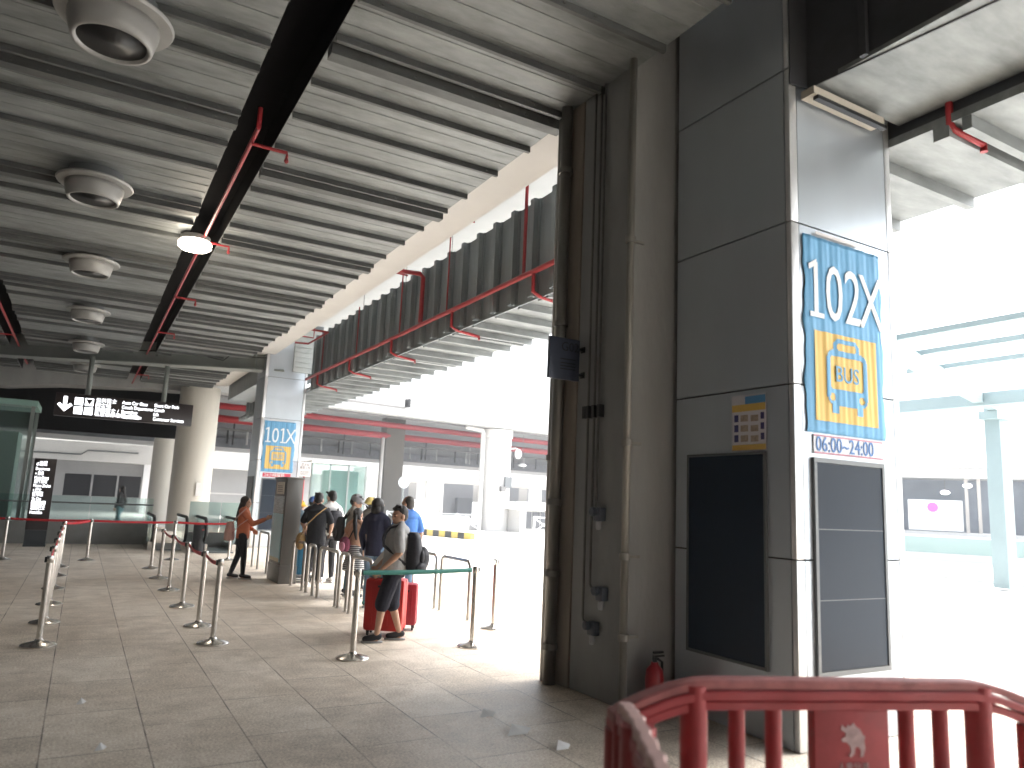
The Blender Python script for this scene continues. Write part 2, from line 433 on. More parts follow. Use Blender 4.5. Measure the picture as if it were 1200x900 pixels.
# concrete cross beam carrying the hanging sign
t = thing('cross_beam', 'grey steel cross beam with a drooping cable, carrying the hanging direction sign', 'beam', (5.3, 24.65, 5.66), math.atan2(3.55, -8.1) - math.pi)
m = MB(); m.box(-11.5, 0, .06, .3, .06, .74); m.build('web', PAINTG, t)
m = MB(); m.box(-11.5, .06, -.1, .5, 0, .058); m.build('flange', PAINTG, t)
m = MB()
for x in (-.25, -.9): m.box(x - .03, x + .03, -.06, .058, .06, .74)
m.build('stiffener', PAINTG, t)
cb = []
for i in range(25):
    x = -6.2 + i * .24; cb.append((x, -.12, .62 - .22 * abs(math.sin(i * .21)) - (.25 if 14 < i < 19 else 0)))
m = MB(); m.tube(cb, .018, 6); m.build('cable', BLACKR, t, smooth=True)
t = thing('transfer_beam', 'dim concrete beam across the hall behind the hanging sign', 'beam', (0, 34.6, 4.9))
m = MB(); m.raw([(-14, 0, .5), (-3, 0, .5), (-1.2, 0, .75), (2, 0, .95), (4, 0, 1), (4, 0, 1.5), (-14, 0, 1.5)], [tuple(range(7))])
o = m.build('soffit', CONC, t); md = o.modifiers.new('s', 'SOLIDIFY'); md.thickness = 1.2
m = MB(); m.box(-14, 4.2, 1.4, 1.7, -1, 2.2); m.build('back_plate', DARKST, t)

# ------------------------------------------------------------------ clad columns
def banner_stuff(x0, y, number, lab_b, lab_h):
    """blue bus banner hung on the front face (normal -Y) of a column whose left edge is x0"""
    BL = mat('banner_blue', (.12, .33, .55), .55, var=.06, scale=3); YE = mat('banner_yellow', (.64, .44, .13), .55); PW = mat('banner_white', (.72, .76, .78), .55)
    def wr(x, z): return .0045 * math.sin(x * 38 + 1.5 * math.sin(z * 2)) * (.4 + .6 * abs(math.sin(z * 1.9 + x * 3))) + .0022 * math.sin(x * 90 + z * 4)
    t = thing('banner', lab_b, 'banner', (x0 + .13, y - .016, 2.38))
    nx, nz = 64, 40; V = []; F = []
    Wd, Hh = 1.0, 1.64
    for j in range(nz + 1):
        for i in range(nx + 1):
            u, v = i / nx, j / nz
            ed = (.012 * math.sin(v * 19) + .008 * math.sin(v * 43)) * (1 if i in (0, nx) else 0)
            V.append((u * Wd + ed, wr(u, v), v * Hh))
    for j in range(nz):
        for i in range(nx): k = j * (nx + 1) + i; F.append((k, k + 1, k + nx + 2, k + nx + 1))
    m = MB(); m.raw(V, F); o = m.build('sheet', BL, t, smooth=True); md = o.modifiers.new('s', 'SOLIDIFY'); md.thickness = .003
    def patch(name, mt, loops, off, hole=None):
        # flat shapes following the wrinkles: built from small quads of a fine grid inside the outline
        m = MB(); st = .0125
        xs = int(Wd / st); zs = int(Hh / st)
        for j in range(zs):
            for i in range(xs):
                cx, cz = (i + .5) * st, (j + .5) * st
                if loops(cx, cz):
                    q = [(i * st, j * st), ((i + 1) * st, j * st), ((i + 1) * st, (j + 1) * st), (i * st, (j + 1) * st)]
                    m.raw([(a_, wr(a_ / Wd, b_ / Hh) - off, b_) for a_, b_ in q], [(0, 1, 2, 3)])
        bm_me = m.mesh(name, mt)
        bm = bmesh.new(); bm.from_mesh(bm_me); bmesh.ops.remove_doubles(bm, verts=bm.verts, dist=.0005); bm.to_mesh(bm_me); bm.free()
        o = bpy.data.objects.new(name, bm_me); COL.objects.link(o); o.parent = t; return o
    patch('yellow_square', YE, lambda x, z: .10 < x < .90 and .10 < z < .84, .005)
    def rr(x, z, x0, x1, z0, z1, r):
        if not (x0 < x < x1 and z0 < z < z1): return False
        dx = max(x0 + r - x, x - x1 + r, 0); dz = max(z0 + r - z, z - z1 + r, 0); return dx * dx + dz * dz < r * r
    def bus(x, z):
        if rr(x, z, .24, .76, .24, .70, .09):
            win = rr(x, z, .285, .715, .37, .655, .05)
            lamp = (x - .315) ** 2 + (z - .305) ** 2 < .036 ** 2 or (x - .685) ** 2 + (z - .305) ** 2 < .036 ** 2
            return not (win or lamp)
        if .30 < x < .39 and .17 < z < .25 or .61 < x < .70 and .17 < z < .25: return True
        return rr(x, z, .34, .66, .66, .80, .06) and not rr(x, z, .375, .625, .69, .765, .04)
    patch('bus_symbol', BL, bus, .010)
    Mf = frame_at((0, 0, 0), (1, 0, 0), (0, 0, 1))
    for k, ch in enumerate(number):
        cx = (.13, .36, .60, .845)[k]
        dg = text(ch, .68, PW, Mf @ Matrix.Translation((cx, .95, .010)), t, 'digit', 'CENTER', .70)
        if ch == '1':           # slab foot and flag of this typeface
            b = MB(); b.box(cx - .075, cx + .095, -.0122, -.0082, .945, .985); b.build('digit_foot', PW, t)
            b = MB(); b.raw([(cx - .085, -.0125, 1.335), (cx - .085, -.0125, 1.385), (cx + .01, -.0125, 1.44), (cx + .01, -.0125, 1.39)], [(0, 1, 2, 3)]); b.build('digit_flag', PW, t)
    text('BUS', .19, MATS['banner_blue'], Mf @ Matrix.Translation((.5, .44, .011)), t, 'lettering', 'CENTER', .95)
    m = MB(); m.box(.15, .72, -.004, .0, Hh + .02, Hh + .045); m.build('tape', mat('clear_tape', (.6, .58, .58), .3), t)
    t2 = thing('notice_strip', lab_h, 'sign', (x0 + .21, y - .012, 2.215))
    return t, t2
def clad_column(label, loc):
    t = thing('clad_column', label, 'column', loc)
    w, d, H = 1.36, 1.39, 7.0
    m = MB(); m.box(.03, w - .03, .03, d - .03, 0, H); m.build('core', BLACKP, t)
    zs = [0.0, 1.385, 2.75, 4.10, 5.46, H]
    m = MB(); gp = .007
    for i in range(len(zs) - 1):
        z0, z1 = zs[i] + gp, zs[i + 1] - gp
        m.box(.10, w - .085, 0, .028, z0, z1); m.box(.10, w - .085, d - .028, d, z0, z1)
        m.box(0, .028, .055, d - .055, z0, z1); m.box(w - .028, w, .055, d - .055, z0, z1)
    m.build('cladding', ALU, t)
    for x0, x1 in ((0, .094), (w - .079, w)):
        m = MB()
        for i in range(len(zs) - 1): m.box(x0 + (.0 if x0 else 0), x1, -.004, .049, zs[i] + .004, zs[i + 1] - .004)
        m.build('corner_trim', TRIM, t, bevel=.012)
    # recessed-looking notice boards: dark glass in a grey frame, proud of the cladding
    b = MB(); b.box(.225, 1.045, -.022, -.002, .56, 2.14); o = b.build('notice_board', PANEL, t)
    f = MB()
    for a0, a1, b0, b1 in ((.19, .222, .52, 2.18), (1.048, 1.08, .52, 2.18), (.222, 1.048, .52, .557), (.222, 1.048, 2.143, 2.18)): f.box(a0, a1, -.03, -.001, b0, b1)
    f.build('frame', FRAME, o)
    b = MB(); b.box(-.022, -.002, .29, 1.14, .545, 2.20); o = b.build('notice_board', PANEL, t)
    f = MB()
    for a0, a1, b0, b1 in ((.268, .288, .522, 2.222), (1.142, 1.162, .522, 2.222), (.288, 1.142, .522, .543), (.288, 1.142, 2.202, 2.222)): f.box(-.03, -.001, a0, a1, b0, b1)
    f.build('frame', FRAME, o)
    for i, z in enumerate((1.08, 1.62)):
        l = MB(); l.box(.226, 1.044, -.0235, -.0222, z, z + .006); l.build('panel_seam', FRAME, o)
    b = MB(); b.box(.12, 1.06, -.16, -.03, 5.19, 5.26); b.build('lamp_bar', mat('beige_bar', (.42, .39, .33), .6, var=.1), t)
    b = MB(); b.box(.16, 1.08, -.17, -.12, 5.155, 5.188); b.build('bar_edge', BLACKP, t)
    return t
c1 = clad_column('large aluminium clad column behind the red barriers, with the 102X banner', (4.77, 3.91, 0))
c2 = copy_tree(c1); c2.location = (4.77, 24.66, 0); tag(c2, 'aluminium clad column with the 101X banner, behind the woman in orange')
for b in (c2.children):
    if b.name.startswith(('lamp_bar', 'bar_edge')): bpy.data.objects.remove(b)
ban1, hrs1 = banner_stuff(4.77, 3.91, '102X', 'wrinkled blue banner reading 102X above a yellow bus symbol', 'pale strip with opening hours under the 102X banner')
Mf = frame_at((0, 0, 0), (1, 0, 0), (0, 0, 1))
m = MB(); m.box(0, .88, 0, .008, 0, .15); m.build('sheet', mat('hours_white', (.62, .66, .72), .6), hrs1)
text('06:00~24:00', .17, mat('hours_blue', (.10, .22, .48), .6), Mf @ Matrix.Translation((.02, .02, .004)), hrs1, xs=.86)
m = MB(); m.box(0, .88, -.003, -.001, 0, .012); m.box(0, .88, -.003, -.001, .138, .15); m.build('border', mat('hours_red', (.45, .2, .25), .6), hrs1)
ban2, hrs2 = banner_stuff(4.77, 24.66, '101X', 'blue banner reading 101X above a yellow bus symbol, on the far column', 'red and white strip under the 101X banner')
m = MB(); m.box(0, .88, 0, .008, 0, .13); m.build('sheet', mat('hours_redsheet', (.55, .06, .10), .6), hrs2)
text('24小時服務', .13, WHITEL, Mf @ Matrix.Translation((.04, .02, .004)), hrs2)
# timetable poster on the left face of the near column
t = thing('timetable_poster', 'small yellow and blue timetable poster taped above the dark side board of the near column', 'poster', (4.762, 4.545, 2.235))
m = MB(); m.box(-.004, 0, -.37, 0, 0, .47); m.build('sheet', mat('poster_white', (.60, .60, .64), .6), t)
Ml = frame_at((0, 0, 0), (0, -1, 0), (0, 0, 1))
for z0, z1 in ((.33, .39), (.004, .05)):
    m = MB(); m.box(-.007, -.005, -.365, -.005, z0, z1); m.build('yellow_band', mat('poster_yellow', (.62, .42, .10), .6), t)
m = MB(); m.box(-.007, -.005, -.365, -.15, .39, .455); m.build('blue_band', mat('poster_blue', (.08, .26, .5), .6), t)
m = MB()
for i in range(3):
    z = .075 + i * .085
    m.box(-.007, -.005, -.075, -.03, z, z + .06); m.box(-.007, -.005, -.35, -.315, z + .01, z + .065)
m.build('time_block', mat('poster_navy', (.05, .05, .16), .6), t)
m = MB()
for i in range(3):
    z = .075 + i * .085
    m.box(-.007, -.005, -.18, -.10, z, z + .055); m.box(-.007, -.005, -.29, -.21, z - .004, z + .048)
m.build('photo_block', mat('poster_tan', (.36, .30, .24), .6, var=.3, scale=40), t)

# ------------------------------------------------------------------ concrete pier and its pipes
t = thing('concrete_pier', 'bare concrete pier carrying pipes, directly behind the near column', 'pier', (4.25, 5.32, 0))
m = MB(); m.box(0, 1.6, .0, .82, 0, 6.7); m.build('shaft', CONC, t, bevel=.02)
m = MB(); m.box(-.01, 1.5, .825, 1.06, 0, 6.7); m.build('movement_joint', mat('joint_concrete', (.28, .24, .2), .9, var=.2, scale=3, stretch=(1, 1, .2)), t)
def pipe(label, pts, r, clamps, m_=CONDUIT, name='drainpipe', cat='pipe'):
    t = thing(name, label, cat, pts[0]); o0 = Vector(pts[0])
    b = MB(); b.tube([Vector(p) - o0 for p in pts], r, 14); b.build('pipe', m_, t, smooth=True, auto=30)
    for z in clamps:
        c = MB(); c.lathe([(r + .001, -.03), (r + .014, -.028), (r + .014, .028), (r + .001, .03)], 16, (0, 0, z)); c.build('collar', m_, t)
        c = MB(); c.box(r + .002, r + .12, -.012, .012, z - .012, z + .012); c.build('bracket', m_, t)
    return t
DP = mat('weathered_downpipe', (.21, .205, .19), .4, .6, var=.3, scale=5, stretch=(1, 1, .2))
dp = pipe('thick weathered downpipe at the outer edge of the concrete pier', [(4.165, 6.36, 0), (4.165, 6.36, 6.6)], .062, (.35, 1.05, 1.75, 3.6, 5.3), DP)
v = MB(); v.lathe([(.03, 0), (.075, .01), (.085, .04), (.075, .07), (.03, .08)], 18, M=Matrix.Translation((-.02, .09, 1.19)) @ Matrix.Rotation(R(90), 4, 'Y') @ Matrix.Rotation(R(25), 4, 'X')); v.build('valve', CONDUIT, dp, auto=40)
pipe('second weathered downpipe beside the dark edge strip of the pier', [(4.20, 6.49, 0), (4.20, 6.49, 6.6)], .05, (2.2,), mat('pale_grey_pipe', (.36, .35, .33), .45, .3, var=.15, scale=6, stretch=(1, 1, .2)))
pipe('pale vertical pipe at the near corner of the pier', [(4.19, 5.25, 0), (4.19, 5.25, 6.5)], .036, (.62, 1.3, 2.3, 4.2), mat('pale_pipe', (.26, .25, .225), .45, .3, var=.2, scale=6, stretch=(1, 1, .2)))
for lab, y, z, yb in (('uppermost grey power socket on the pier, at the end of the shortest conduit', 5.66, 1.63, 5.73),
                      ('middle grey power socket on the pier, with a hanging plug', 5.60, .92, 5.80),
                      ('lowest grey power socket on the pier, at the end of the longest conduit', 5.72, .60, 5.90)):
    t = thing('power_socket', lab, 'socket', (4.25, y, z), group='sockets on the concrete pier')
    m = MB(); m.tube([(-.03, yb - y, 6.4 - z), (-.03, yb - y, .10), (-.03, yb - y - .02, .06), (-.03, .04, .05)], .012, 8); m.build('conduit', CONDUIT, t, smooth=True)
    m = MB(); m.box(-.075, -.005, -.055, .05, -.04, .085); m.build('box', mat('blue_grey_plastic', (.07, .085, .11), .45), t, bevel=.012)
    m = MB(); m.lathe([(.034, 0), (.04, .02), (.04, .05), (.03, .055)], 14, M=Matrix.Translation((-.07, .02, .045)) @ Matrix.Rotation(R(-90), 4, 'Y')); m.build('cover', MATS['blue_grey_plastic'], t)
    m = MB(); m.lathe([(.02, -.12), (.026, -.10), (.026, -.045), (.018, -.04)], 12, (-.05, 0, 0)); m.build('plug', mat('pale_plug', (.45, .46, .48), .4), t)
t = thing('conduit_clamp', 'dark saddle clamp holding the conduits below the G02 sign', 'clamp', (4.25, 5.70, 2.63))
m = MB()
for y in (0, .09, .18, .24): m.box(-.06, 0, y - .02, y + .02, -.06, .06)
m.build('saddle', BLACKP, t)
t = thing('hanging_sign', 'dark blue square sign reading G02, projecting from the pier', 'sign', (4.02, 6.05, 2.95))
m = MB(); m.box(-.19, .17, -.02, .02, 0, .42); m.build('board', mat('dark_blue_board', (.045, .055, .085), .35, .2), t, bevel=.006)
Mg = frame_at((0, -.022, 0), (1, 0, 0), (0, 0, 1)); DKL = mat('dark_lettering', (.008, .009, .014), .5)
text('G02', .13, DKL, Mg @ Matrix.Translation((-.055, .29, 0)), t, xs=.95)
m = MB(); [m.box(-.06, .12, -.0235, -.0215, z, z + .012) for z in (.10, .13, .16, .2)]; m.build('lettering_lines', DKL, t)
for z in (.07, .33):
    m = MB(); m.box(.172, .25, -.012, .012, z - .012, z + .012); m.box(.22, .25, -.03, .03, z - .03, z + .03); m.build('bracket', BLACKP, t)
t = thing('fire_extinguisher', 'red fire extinguisher standing in the shaded corner between pier and column', 'extinguisher', (4.43, 5.12, 0))
m = MB(); m.lathe([(.06, 0), (.078, .01), (.08, .3), (.07, .37), (.035, .41), (.03, .43)], 20); m.build('cylinder', mat('extinguisher_red', (.30, .008, .014), .35), t, auto=40)
m = MB(); m.tube([(0, 0, .43), (0, 0, .47)], .02, 10); m.box(-.012, .1, -.012, .012, .47, .485); m.box(-.012, .09, -.012, .012, .5, .515); m.build('valve', BLACKP, t)
m = MB(); m.tube([(.02, 0, .46), (.1, .02, .42), (.105, .02, .2), (.1, .02, .12)], .012, 8); m.build('hose', BLACKR, t, smooth=True)

# ------------------------------------------------------------------ red sprinkler pipework
t = thing('sprinkler_pipe', 'thin red sprinkler pipe under the black ceiling girder', 'pipe', (1.33, 8.7, 5.99))
m = MB(); m.tube([(0, 0, .25), (0, 0, 0), (.02, 26, 0)], .028, 8); m.build('main_pipe', REDP, t, auto=60)
for y in (.35, 4.6, 9.0, 13.4, 18, 22.5):
    m = MB(); m.tube([(0, y, 0), (0, y, -.06), (.42, y, -.06), (.42, y, -.12)], .022, 8); m.build('branch', REDP, t)
    m = MB(); m.lathe([(.012, -.2), (.03, -.17), (.012, -.12)], 8, (.42, y, 0)); m.build('sprinkler_head', REDP, t)
t = thing('sprinkler_pipe', 'thin red sprinkler pipe overhead at the top edge, near the camera', 'pipe', (1.62, 4.6, 5.92))
m = MB(); m.tube([(0, 0, .05), (0, 0, 0), (.42, .1, 0), (.42, .1, -.1)], .025, 8); m.build('branch', REDP, t)
t = thing('sprinkler_pipe', 'thin red pipe in the far left ceiling girder', 'pipe', (-2.25, 8, 5.99))
m = MB(); m.tube([(0, 0, 0), (.02, 24, 0)], .03, 8); m.build('main_pipe', REDP, t)
for y in (9, 13.4, 18):
    m = MB(); m.tube([(0, y, 0), (-.42, y, 0), (-.42, y, -.1)], .02, 8); m.build('branch', REDP, t)
t = thing('fire_main', 'long red fire pipe running along the dark corrugated cladding', 'pipe', (5.9, 5.6, 5.42))
m = MB(); m.tube([(0, 0, 0), (0, 18.3, -.03)], .045, 10); m.build('main_pipe', REDP, t, auto=60)
for y in (4.25, 7.3, 10.6, 13.75, 16.9):
    m = MB(); m.tube([(0, y, 0), (0, y, -.34), (.12, y, -.40), (.62, y, -.46), (.62, y, -.52)], .03, 8); m.build('branch', REDP, t, auto=50)
for y, h in ((4.55, 1.65), (7.55, 1.75), (10.1, 1.6), (13.2, 1.3), (16.5, 1.2)):
    m = MB(); m.tube([(-.01, y, .03), (-.01, y, h)], .016 if y > 5 else .03, 6); m.build('hanger_rod', REDP, t)
m = MB(); m.tube([(-1.5, 8.9, 1.02), (-.08, 8.9, 1.12), (0, 8.9, 1.05), (0, 8.9, .04)], .05, 10); m.build('riser', REDP, t, auto=50)
for y, x0, z in ((6.4, -.75, 1.52), (9.7, -.6, 1.3)):
    m = MB(); m.tube([(x0, y, z), (-.05, y, z - .02)], .018, 6); m.build('branch', REDP, t)
m = MB(); m.tube([(-1.1, 15.6, 1.02), (-.15, 15.6, 1.02), (-.2, 17.6, 1.0), (-.6, 17.7, 1.0)], .03, 8); m.tube([(-1.2, 16.6, 1.0), (-.3, 16.6, 1.0), (-.3, 16.6, 1.3)], .022, 8); m.build('branch', REDP, t)
for y in (6.7, 9.0, 11.8):
    m = MB(); m.tube([(-.35, y, .9), (-.35, y, 2.3)], .007, 5); m.build('hanger_wire', CONDUIT, t)
t = thing('sprinkler_pipe', 'short bent red sprinkler pipe right of the near column', 'pipe', (6.14, 3.35, 5.36))
m = MB(); m.tube([(0, 0, .05), (0, 0, -.24), (.05, 0, -.28), (.42, -.05, -.33), (.42, -.05, -.4)], .032, 8); m.build('branch', REDP, t, auto=50)

# ------------------------------------------------------------------ ceiling lamps
t = thing('ceiling_lamp', 'lit round ceiling lamp glowing under the black girder', 'lamp', (1.21, 13.36, 5.78))
m = MB(); m.lathe([(.16, .25), (.24, .22), (.25, .14), (.235, .13)], 28); m.build('housing', DOME, t, auto=40)
m = MB(); m.lathe([(.25, .128), (.27, .10), (.27, .04), (.22, .0), (.12, -.01)], 28); m.build('diffuser', mat('lit_diffuser', (1, 1, 1), .5, emit=(1.0, .88, .72), es=6.0), t, smooth=True)
ld = bpy.data.lights.new('ceiling_lamp_light', 'POINT'); ld.energy = 9; ld.color = (1, .85, .66); ld.shadow_soft_size = .2
lo = bpy.data.objects.new('ceiling_lamp_light', ld); COL.objects.link(lo); lo.parent = t; lo.location = (0, 0, -.2)
proto = None
dl = ['unlit domed ceiling lamp cut by the top edge, closest to the camera', 'unlit domed ceiling lamp, second from the top of the picture', 'unlit domed ceiling lamp left of the lit lamp, third from the top',
      'unlit domed ceiling lamp fourth in line, above the grey cross beam', 'unlit domed ceiling lamp fifth in line, mostly behind the grey cross beam', 'unlit domed ceiling lamp farthest back, behind the sign pole']
for i, (x, y) in enumerate(((-.22, 7.05), (-.32, 11.5), (-.32, 15.75), (-.34, 20.4), (-.35, 25.2), (-.36, 29.8))):
    if not proto:
        proto = t = thing('domed_lamp', dl[0], 'lamp', (x, y, ZP), group='unlit domed lamps in the ceiling')
        m = MB(); m.lathe([(.30, -.02), (.34, -.04), (.34, -.19), (.30, -.2)], 30); m.build('collar', FRAME, t, auto=40)
        m = MB(); m.lathe([(.34, -.2), (.47, -.205), (.485, -.225), (.47, -.25), (.36, -.26)], 36); m.build('ring', DOME, t, auto=50)
        m = MB(); m.lathe([(.37, -.255), (.365, -.32), (.345, -.40), (.325, -.47), (.30, -.48), (.285, -.46), (.22, -.30), (.05, -.27)], 36); m.build('bowl', DOME, t, smooth=True)
        m = MB(); m.lathe([(.283, -.45), (.20, -.36), (.02, -.34)], 30); m.build('reflector', mat('dark_reflector', (.012, .012, .012), .5, .0), t, smooth=True)
    else:
        t = copy_tree(proto); t.location = (x, y, ZP + .06); tag(t, dl[i])

# ------------------------------------------------------------------ hanging direction sign, totem
SG = mat('sign_brown_black', (.022, .014, .014), .3)
t = thing('direction_sign', 'long dark hanging direction sign with a white down arrow and lit lettering', 'sign', (-.98, 26.3, 3.76))
m = MB(); m.box(0, 3.88, 0, .22, 0, .70); m.build('case', SG, t, bevel=.015)
for x in (.83, 2.98):
    m = MB(); m.tube([(x, .11, .70), (x, .11, 1.95)], .075, 14); m.build('post', PAINTG, t, smooth=True, auto=40)
Ms = frame_at((0, -.004, 0), (1, 0, 0), (0, 0, 1))
m = MB(); ar = [(.26, .14), (.46, .34), (.40, .40), (.31, .31), (.31, .60), (.21, .60), (.21, .31), (.12, .40), (.06, .34)]
m.prism(ar, Ms @ Matrix.Diagonal((1, 1, .003, 1))); m.build('arrow', LIT, t)
def picto(x, z, ch):
    m = MB(); m.box(x, x + .225, -.006, -.002, z, z + .225); m.build('pictogram', LIT, t)
    text(ch, .24, SG, Ms @ Matrix.Translation((x + .112, z + .03, .004)), t, 'pictogram_mark', 'CENTER')
picto(.51, .37, '士'); picto(.79, .37, '▼'); picto(.51, .09, 'P'); picto(.79, .09, '$')
for x, w, lines in ((1.07, 1, ('公共巴士', '的士站', '旅遊巴士 /', '私家車停車場(過夜)')), (1.80, .82, ('Auto Car Gate', 'Coach Departures', 'Boundary', 'Taxi / Toilet')), (2.72, .82, ('Short Car Park', 'Coach', 'Lift', 'Customer Services'))):
    for i, l in enumerate(lines): text(l, .145, LIT, Ms @ Matrix.Translation((x, .52 - i * .145, .003)), t, 'lettering', xs=w)
t = thing('totem_sign', 'tall dark totem sign with lit white lettering, behind the red belts at the left', 'sign', (-1.18, 24.2, 0))
m = MB(); m.box(0, .52, 0, .2, 0, .06); m.box(.01, .51, .01, .19, .06, .44); m.build('plinth', mat('totem_dark', (.03, .035, .04), .4), t)
m = MB(); m.box(0, .52, 0, .2, .443, 2.38); m.build('case', SG, t, bevel=.008)
for z, s_, l in ((2.19, .13, '↙出境'), (2.06, .10, 'Departures'), (1.93, .10, '▪ 香港'), (1.82, .10, 'Hong Kong'), (1.71, .10, '澳門 珠海'), (1.60, .10, 'Macao Zhuhai'), (1.48, .10, '▪ 巴士'), (1.36, .12, '往市區'), (1.24, .10, 'To City'), (1.12, .12, '機場快線'), (1.0, .12, '酒店巴士'), (.88, .10, 'Hotel Bus')):
    text(l, s_ * 1.15, LIT, Ms @ Matrix.Translation((.05, z, .003)), t, 'lettering', xs=.62)

# ------------------------------------------------------------------ stanchions with belts
REDB = mat('red_belt', (.50, .012, .022), .55, var=.1, scale=6); TEAL = mat('teal_belt', (.035, .20, .17), .55); PALEB = mat('pale_belt', (.6, .66, .64), .6)
pst = thing('stanchion', 'x', 'stanchion', (0, 0, 0), group='belt stanchions')
m = MB(); m.lathe([(.175, 0), (.175, .012), (.165, .022), (.06, .05), (.045, .056), (.034, .075)], 28); m.build('base', STEEL, pst, auto=40)
m = MB(); m.lathe([(.031, .0501), (.031, .865)], 18); m.build('post', STEEL, pst, auto=40)
m = MB(); m.lathe([(.033, .866), (.036, .87), (.036, .925), (.032, .94), (.0, .941)], 18); m.build('head', STEEL, pst, auto=40)
m = MB(); m.box(-.05, -.032, -.02, .02, .87, .93); m.build('belt_clip', BLACKP, pst, bevel=.005)
first = [True]
def stanchion(x, y, label, clip=0.0, to=None, bm_=REDB, sag=.02):
    if first[0]: o = pst; first[0] = False
    else:
        o = copy_tree(pst)
        for ch in list(o.children):
            if ch.name.startswith('belt.') or ch.name == 'belt': bpy.data.objects.remove(ch)
    o.location = (x, y, 0); o.rotation_euler = (0, 0, R(clip)); tag(o, label)
    if to:
        d = Vector((to[0] - x, to[1] - y, 0)); L = d.length; d.normalize(); n = Vector((-d.y, d.x, 0))
        V = []; F = []; k = 14
        for i in range(k + 1):
            u = i / k; p = d * (.05 + (L - .1) * u); z = .90 - sag * 4 * u * (1 - u)
            tw = .01 * math.sin(u * 3.1)
            for s_, zz in ((-.0012, -.025), (.0012, -.025), (.0012, .025), (-.0012, .025)): V.append(p + n * (s_ + tw * zz * 20) + Vector((0, 0, z + zz)))
        for i in range(k):
            for q in range(4): F.append((i * 4 + q, i * 4 + (q + 1) % 4, (i + 1) * 4 + (q + 1) % 4, (i + 1) * 4 + q))
        b = MB(); b.raw(V, F); bo = b.build('belt', bm_, None, smooth=True)
        bo.parent = o; bo.matrix_parent_inverse = Matrix.Identity(4); bo.rotation_euler = (0, 0, -R(clip))
    return o
LX, RX = -.2, 1.495
Ly = [9.64, 11.16, 12.8, 14.65, 16.6, 18.4]
ordn = ['nearest', 'second nearest', 'third nearest', 'fourth nearest', 'fifth nearest', 'farthest']
for i, y in enumerate(Ly):
    nx = (LX, Ly[i + 1]) if i < 5 else (.3, 19.95)
    stanchion(LX, y, ordn[i] + ' chrome stanchion of the left row with red belts', 0, nx, REDB)
Ry = [9.25, 10.46, 12.22, 14.17, 16.04, 17.97]
for i, y in enumerate(Ry):
    stanchion(RX, y, ordn[i] + ' chrome stanchion of the row left of the woman in orange', 0, (RX, Ry[i + 1]) if i < 4 else None, REDB, .04)
By = [(-1.33, 20.15, 'chrome stanchion at the far left edge of the back row', (-4.2, 20.3)), (.3, 19.95, 'back row chrome stanchion right of the dark totem sign', (-1.33, 20.15)),
      (2.11, 20.1, 'back row chrome stanchion in front of the round concrete column', (.3, 19.95)), (3.4, 20.0, 'back row chrome stanchion hidden behind the woman in orange', (2.11, 20.1))]
for x, y, l, to in By: stanchion(x, y, l, 90, to, REDB, .015)
stanchion(2.73, 8.02, 'chrome stanchion left of the boy in grey, holding the teal belt', 180, (4.28, 8.24), TEAL, .01)
stanchion(4.28, 8.24, 'chrome stanchion right of the boy in grey, at the end of the teal belt', 180, (5.14, 9.29), PALEB, .015)
stanchion(5.14, 9.29, 'chrome stanchion in the bright light, nearest the road', 180)

# ------------------------------------------------------------------ tubular queue rails
RAILM = mat('dull_steel_rail', (.45, .43, .40), .3, .9, rvar=.08, scale=6)
def rail(x, y0, y1, label, h=.84):
    t = thing('queue_rail', label, 'rail', (x, (y0 + y1) / 2, 0), group='hooped steel queue rails')
    L = (y1 - y0) / 2; r = min(.10, L * .5); P = [(0, -L, 0), (0, -L, h - r)]
    for k in range(1, 6): an = math.pi / 2 * k / 6; P.append((0, -L + r - r * math.cos(an), h - r + r * math.sin(an)))
    P.append((0, -L + r, h)); P.append((0, L - r, h))
    for k in range(1, 6): an = math.pi / 2 * k / 6; P.append((0, L - r + r * math.sin(an), h - r + r * math.cos(an)))
    P += [(0, L, h - r), (0, L, 0)]
    m = MB(); m.tube(P, .027, 12); m.build('hoop', RAILM, t, auto=50)
    for y in (-L, L):
        m = MB(); m.lathe([(.045, .001), (.045, .008), (.03, .012)], 14, (0, y, 0)); m.build('foot_plate', RAILM, t)
for y0, y1, l in ((10.2, 11.05, 'long hooped steel rail just behind the chrome stanchion holding the teal belt'), (11.22, 11.62, 'narrow hooped steel rail in front of the navy jacket woman'),
                  (11.77, 12.8, 'long hooped steel rail in front of the girl with the striped skirt'), (13.11, 13.52, 'narrow hooped steel rail beside the man in the black T-shirt'),
                  (13.8, 14.62, 'hooped steel rail just right of the steel poster cabinet'), (16.81, 17.75, 'hooped steel rail between the pointing woman and the poster cabinet'), (18.36, 19.3, 'farthest hooped steel rail, beyond the pointing woman')):
    rail(3.66, y0, y1, l)
for y0, y1, l in ((10.05, 11.05, 'right-hand hooped steel rail in the bright light, fully visible'), (11.25, 12.2, 'right-hand hooped steel rail partly hidden by the navy backpack'), (12.5, 13.5, 'right-hand hooped steel rail beyond the man in blue')):
    rail(5.13, y0, y1, l)

